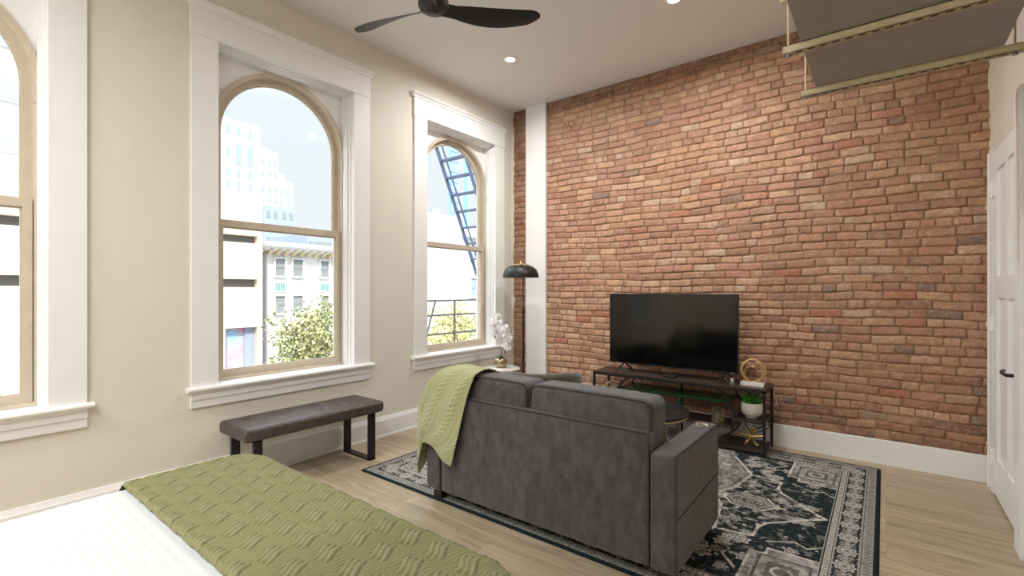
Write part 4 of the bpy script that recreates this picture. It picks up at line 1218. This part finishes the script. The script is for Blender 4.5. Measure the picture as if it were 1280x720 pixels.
for z in (11.3, 9.6, 7.9, 6.2):
    for y in (29.7, 30.6, 31.8, 32.7):
        B().box(-59.65, -59.55, y-.22, y+.22, z-.45, z+.45).make('window', 'o_glass', TW)
RB = thing('rooftop_building', 'low blue-grey building behind the roof of the ornate row building', 'building', (-32, 22, GZ))
B().box(-36, -30, 18.6, 30, GZ, 5.55).make('wall', 'o_bluegrey_shade', RB); B().box(-30.1, -29.9, 18.8, 30, 4.6, 5.0).make('window_band', 'o_glass', RB)
GB = thing('blank_wall_building', 'pale grey blank-walled building with rooftop units through the corner window', 'building', (-17, 17, GZ))
B().box(-22, -14, 15.75, 18.27, GZ, 5.2).make('wall', 'o_grey', GB)
for (y0, y1) in ((16.1, 16.6), (17.0, 17.6)): B().box(-15.4, -14.8, y0, y1, 5.2, 5.6).make('rooftop_unit', 'o_bluegrey_shade', GB)
CB = thing('corner_building', 'white building with tall windows right of the blank grey wall', 'building', (-18, 22, GZ))
B().box(-22, -14, 18.3, 26, GZ, 4.75).make('wall', 'o_white', CB)
B().box(-14.2, -13.7, 18.3, 26, 4.2, 4.4).make('cornice', 'o_white', CB)
for y in (19.0, 20.4, 21.8):
    for z in (3.0, 1.0, -1.): facade_win(-14, y, y+.5, z, z+1.0, CB, 'o_glassp')
GT = thing('glass_tower', 'distant blue glass tower seen behind the fire escape stair', 'building', (-64, 66, GZ))
B().box(-61, -60, 63.6, 65.3, GZ, 28.3).box(-61, -60, 67.8, 68.5, GZ, 27).make('wall', 'o_blue', GT)
for z in np.arange(14, 28, 1.9): B().box(-60.02, -59.9, 63.3, 65.2, z, z+.7).make('window_band', 'o_glassp', GT)

def tree(name, label, base, crown, nleaf, lm, ls, seed, nb=9):
    T_ = thing(name, label, 'tree', base); rs = random.Random(seed); b = B()
    bx_, by_, bz_ = base; cx_, cy_, cz_, rx, ry, rz = crown
    b.tube([(bx_, by_, bz_), (bx_+.05, by_, bz_+(cz_-bz_)*.5), (cx_, cy_, cz_+rz*.2)], .1, 8, rf=lambda t: .11*(1-t*.75))
    tips = []
    for i in range(nb*4):
        a = rs.uniform(0, 2*PI); e = rs.uniform(-.35, 1); r_ = rs.uniform(.55, 1)
        tip = Vector((cx_+rx*r_*math.cos(a)*math.sqrt(max(0, 1-e*e)), cy_+ry*r_*math.sin(a)*math.sqrt(max(0, 1-e*e)), cz_+rz*e*r_))
        st_ = Vector((cx_, cy_, cz_-rz*rs.uniform(.2, .9))); mid = (st_+tip)/2+Vector((0, 0, -.08))
        b.tube(catmull([st_, mid, tip], 7), .02, 5, rf=lambda t: .022*(1-t*.85)); tips.append((st_, mid, tip))
    b.make('trunk', 'o_trunk', T_)
    v = []; f = []
    for i in range(nleaf):
        s_, m_, t_ = rs.choice(tips); q = rs.random()**.6
        p = (m_.lerp(t_, (q-.5)*2) if q > .5 else s_.lerp(m_, q*2))
        p = p+Vector([rs.gauss(0, .15) for _ in range(3)])*min(1.3, rx)
        d_ = Vector([rs.gauss(0, 1) for _ in range(3)]).normalized(); n_ = d_.orthogonal().normalized(); L_ = ls*rs.uniform(.6, 1.3)
        o = len(v); v += [p, p+d_*L_*.5+n_*L_*.3, p+d_*L_, p+d_*L_*.5-n_*L_*.3]; f += [(o, o+1, o+2, o+3)]
    lb = B(); lb.add(v, f); lb.make('foliage', lm, T_, flipfix=False)
tree('street_tree', 'green and gold leaved street tree outside the middle window', (-7, 6.0, GZ), (-7, 5.95, -.45, 1.0, 1.35, 1.95), 9500, 'o_leafg', .095, 5)
tree('street_tree', 'yellow leaved street tree outside the corner window behind the balcony rail', (-10, 13.7, GZ), (-10, 13.7, -.6, 1.1, 1.3, 1.9), 5000, 'o_leafy', .14, 8)
tree('street_tree', 'low pale green tree outside the leftmost window', (-9, .6, GZ), (-9, .6, -1.8, 1.0, 1.6, 1.3), 2500, 'o_leafg', .13, 12)

# fire escape outside the corner window
FE = thing('fire_escape', 'iron fire escape with steep stair and balcony rail outside the corner window', 'fire escape', (-.9, 5, .4))
sl = (4.45, 3.75), (5.75, 1.03)
for x, w_ in ((-1.30, .05), (-.82, .05)):
    B().bar([(x, sl[0][0], sl[0][1]), (x, sl[1][0], sl[1][1])], .02, .05, (1, 0, 0)).bar([(x, sl[0][0]+.13, sl[0][1]), (x, sl[1][0]+.13, sl[1][1])], .02, .015, (1, 0, 0)).make('stair_stringer', 'o_iron', FE)
for i in range(12):
    t = (i+.5)/12; y = sl[0][0]+(sl[1][0]-sl[0][0])*t; z = sl[0][1]+(sl[1][1]-sl[0][1])*t
    B().box(-1.30, -.82, y-.02, y+.08, z-.01, z+.01).make('tread', 'o_iron', FE)
for z in (1.205, 1.0, .735): B().box(-1.31, -1.28, 4.15, 6.2, z-.012, z+.012).make('rail', 'o_iron2', FE)
for y in (4.45, 5.0, 5.6, 6.15): B().box(-1.31, -1.29, y-.012, y+.012, .42, 1.21).make('post', 'o_iron2', FE)
B().cyl((-1.3, 4.62, 1.2), (-1.3, 4.35, .42), .012, n=8).make('brace', 'o_iron2', FE)
B().box(-1.33, -.38, 4.10, 6.2, .38, .42).make('platform', 'o_iron2', FE)

# ------------------------------------------------------------------ sky, sun
wd = bpy.data.worlds.new('sky'); bpy.context.scene.world = wd; wd.use_nodes = True
n, l = wd.node_tree.nodes, wd.node_tree.links
bg = n['Background']
tc = n.new('ShaderNodeTexCoord'); sx_ = n.new('ShaderNodeSeparateXYZ'); l.new(tc.outputs['Generated'], sx_.inputs[0])
rp = n.new('ShaderNodeValToRGB'); e = rp.color_ramp.elements
e[0].position = 0; e[0].color = (.80, .84, .88, 1)
e[1].position = 1; e[1].color = (4.6, 5.0, 5.6, 1)
q = e.new(.12); q.color = (.92, .97, 1.0, 1)
q = e.new(.34); q.color = (.93, 1.0, 1.06, 1)
q = e.new(.55); q.color = (3.6, 3.9, 4.3, 1)
l.new(sx_.outputs['Z'], rp.inputs[0]); l.new(rp.outputs[0], bg.inputs[0]); bg.inputs[1].default_value = 1.
sd = bpy.data.lights.new('sun', 'SUN'); sd.energy = 5.4; sd.angle = math.radians(1.5); sd.color = (1, .96, .9)
so = bpy.data.objects.new('sun', sd); col.objects.link(so)
so.rotation_euler = Vector((.62, -.35, .70)).to_track_quat('Z', 'Y').to_euler(); so.location = (20, -10, 30)

# ------------------------------------------------------------------ camera
cam = bpy.data.cameras.new('camera'); co = bpy.data.objects.new('camera', cam); col.objects.link(co)
cam.sensor_width = 36; cam.lens = 598/1280*36; cam.shift_y = 3/1280; cam.clip_end = 400; cam.clip_start = .02
co.location = (3.65, 0, 1.35); co.rotation_euler = (PI/2, 0, math.radians(37.87))
sc = bpy.context.scene; sc.camera = co
sc.view_settings.view_transform = 'Standard'; sc.view_settings.look = 'None'
sc.view_settings.exposure = 0.; sc.view_settings.gamma = 1.; sc.view_settings.use_curve_mapping = False
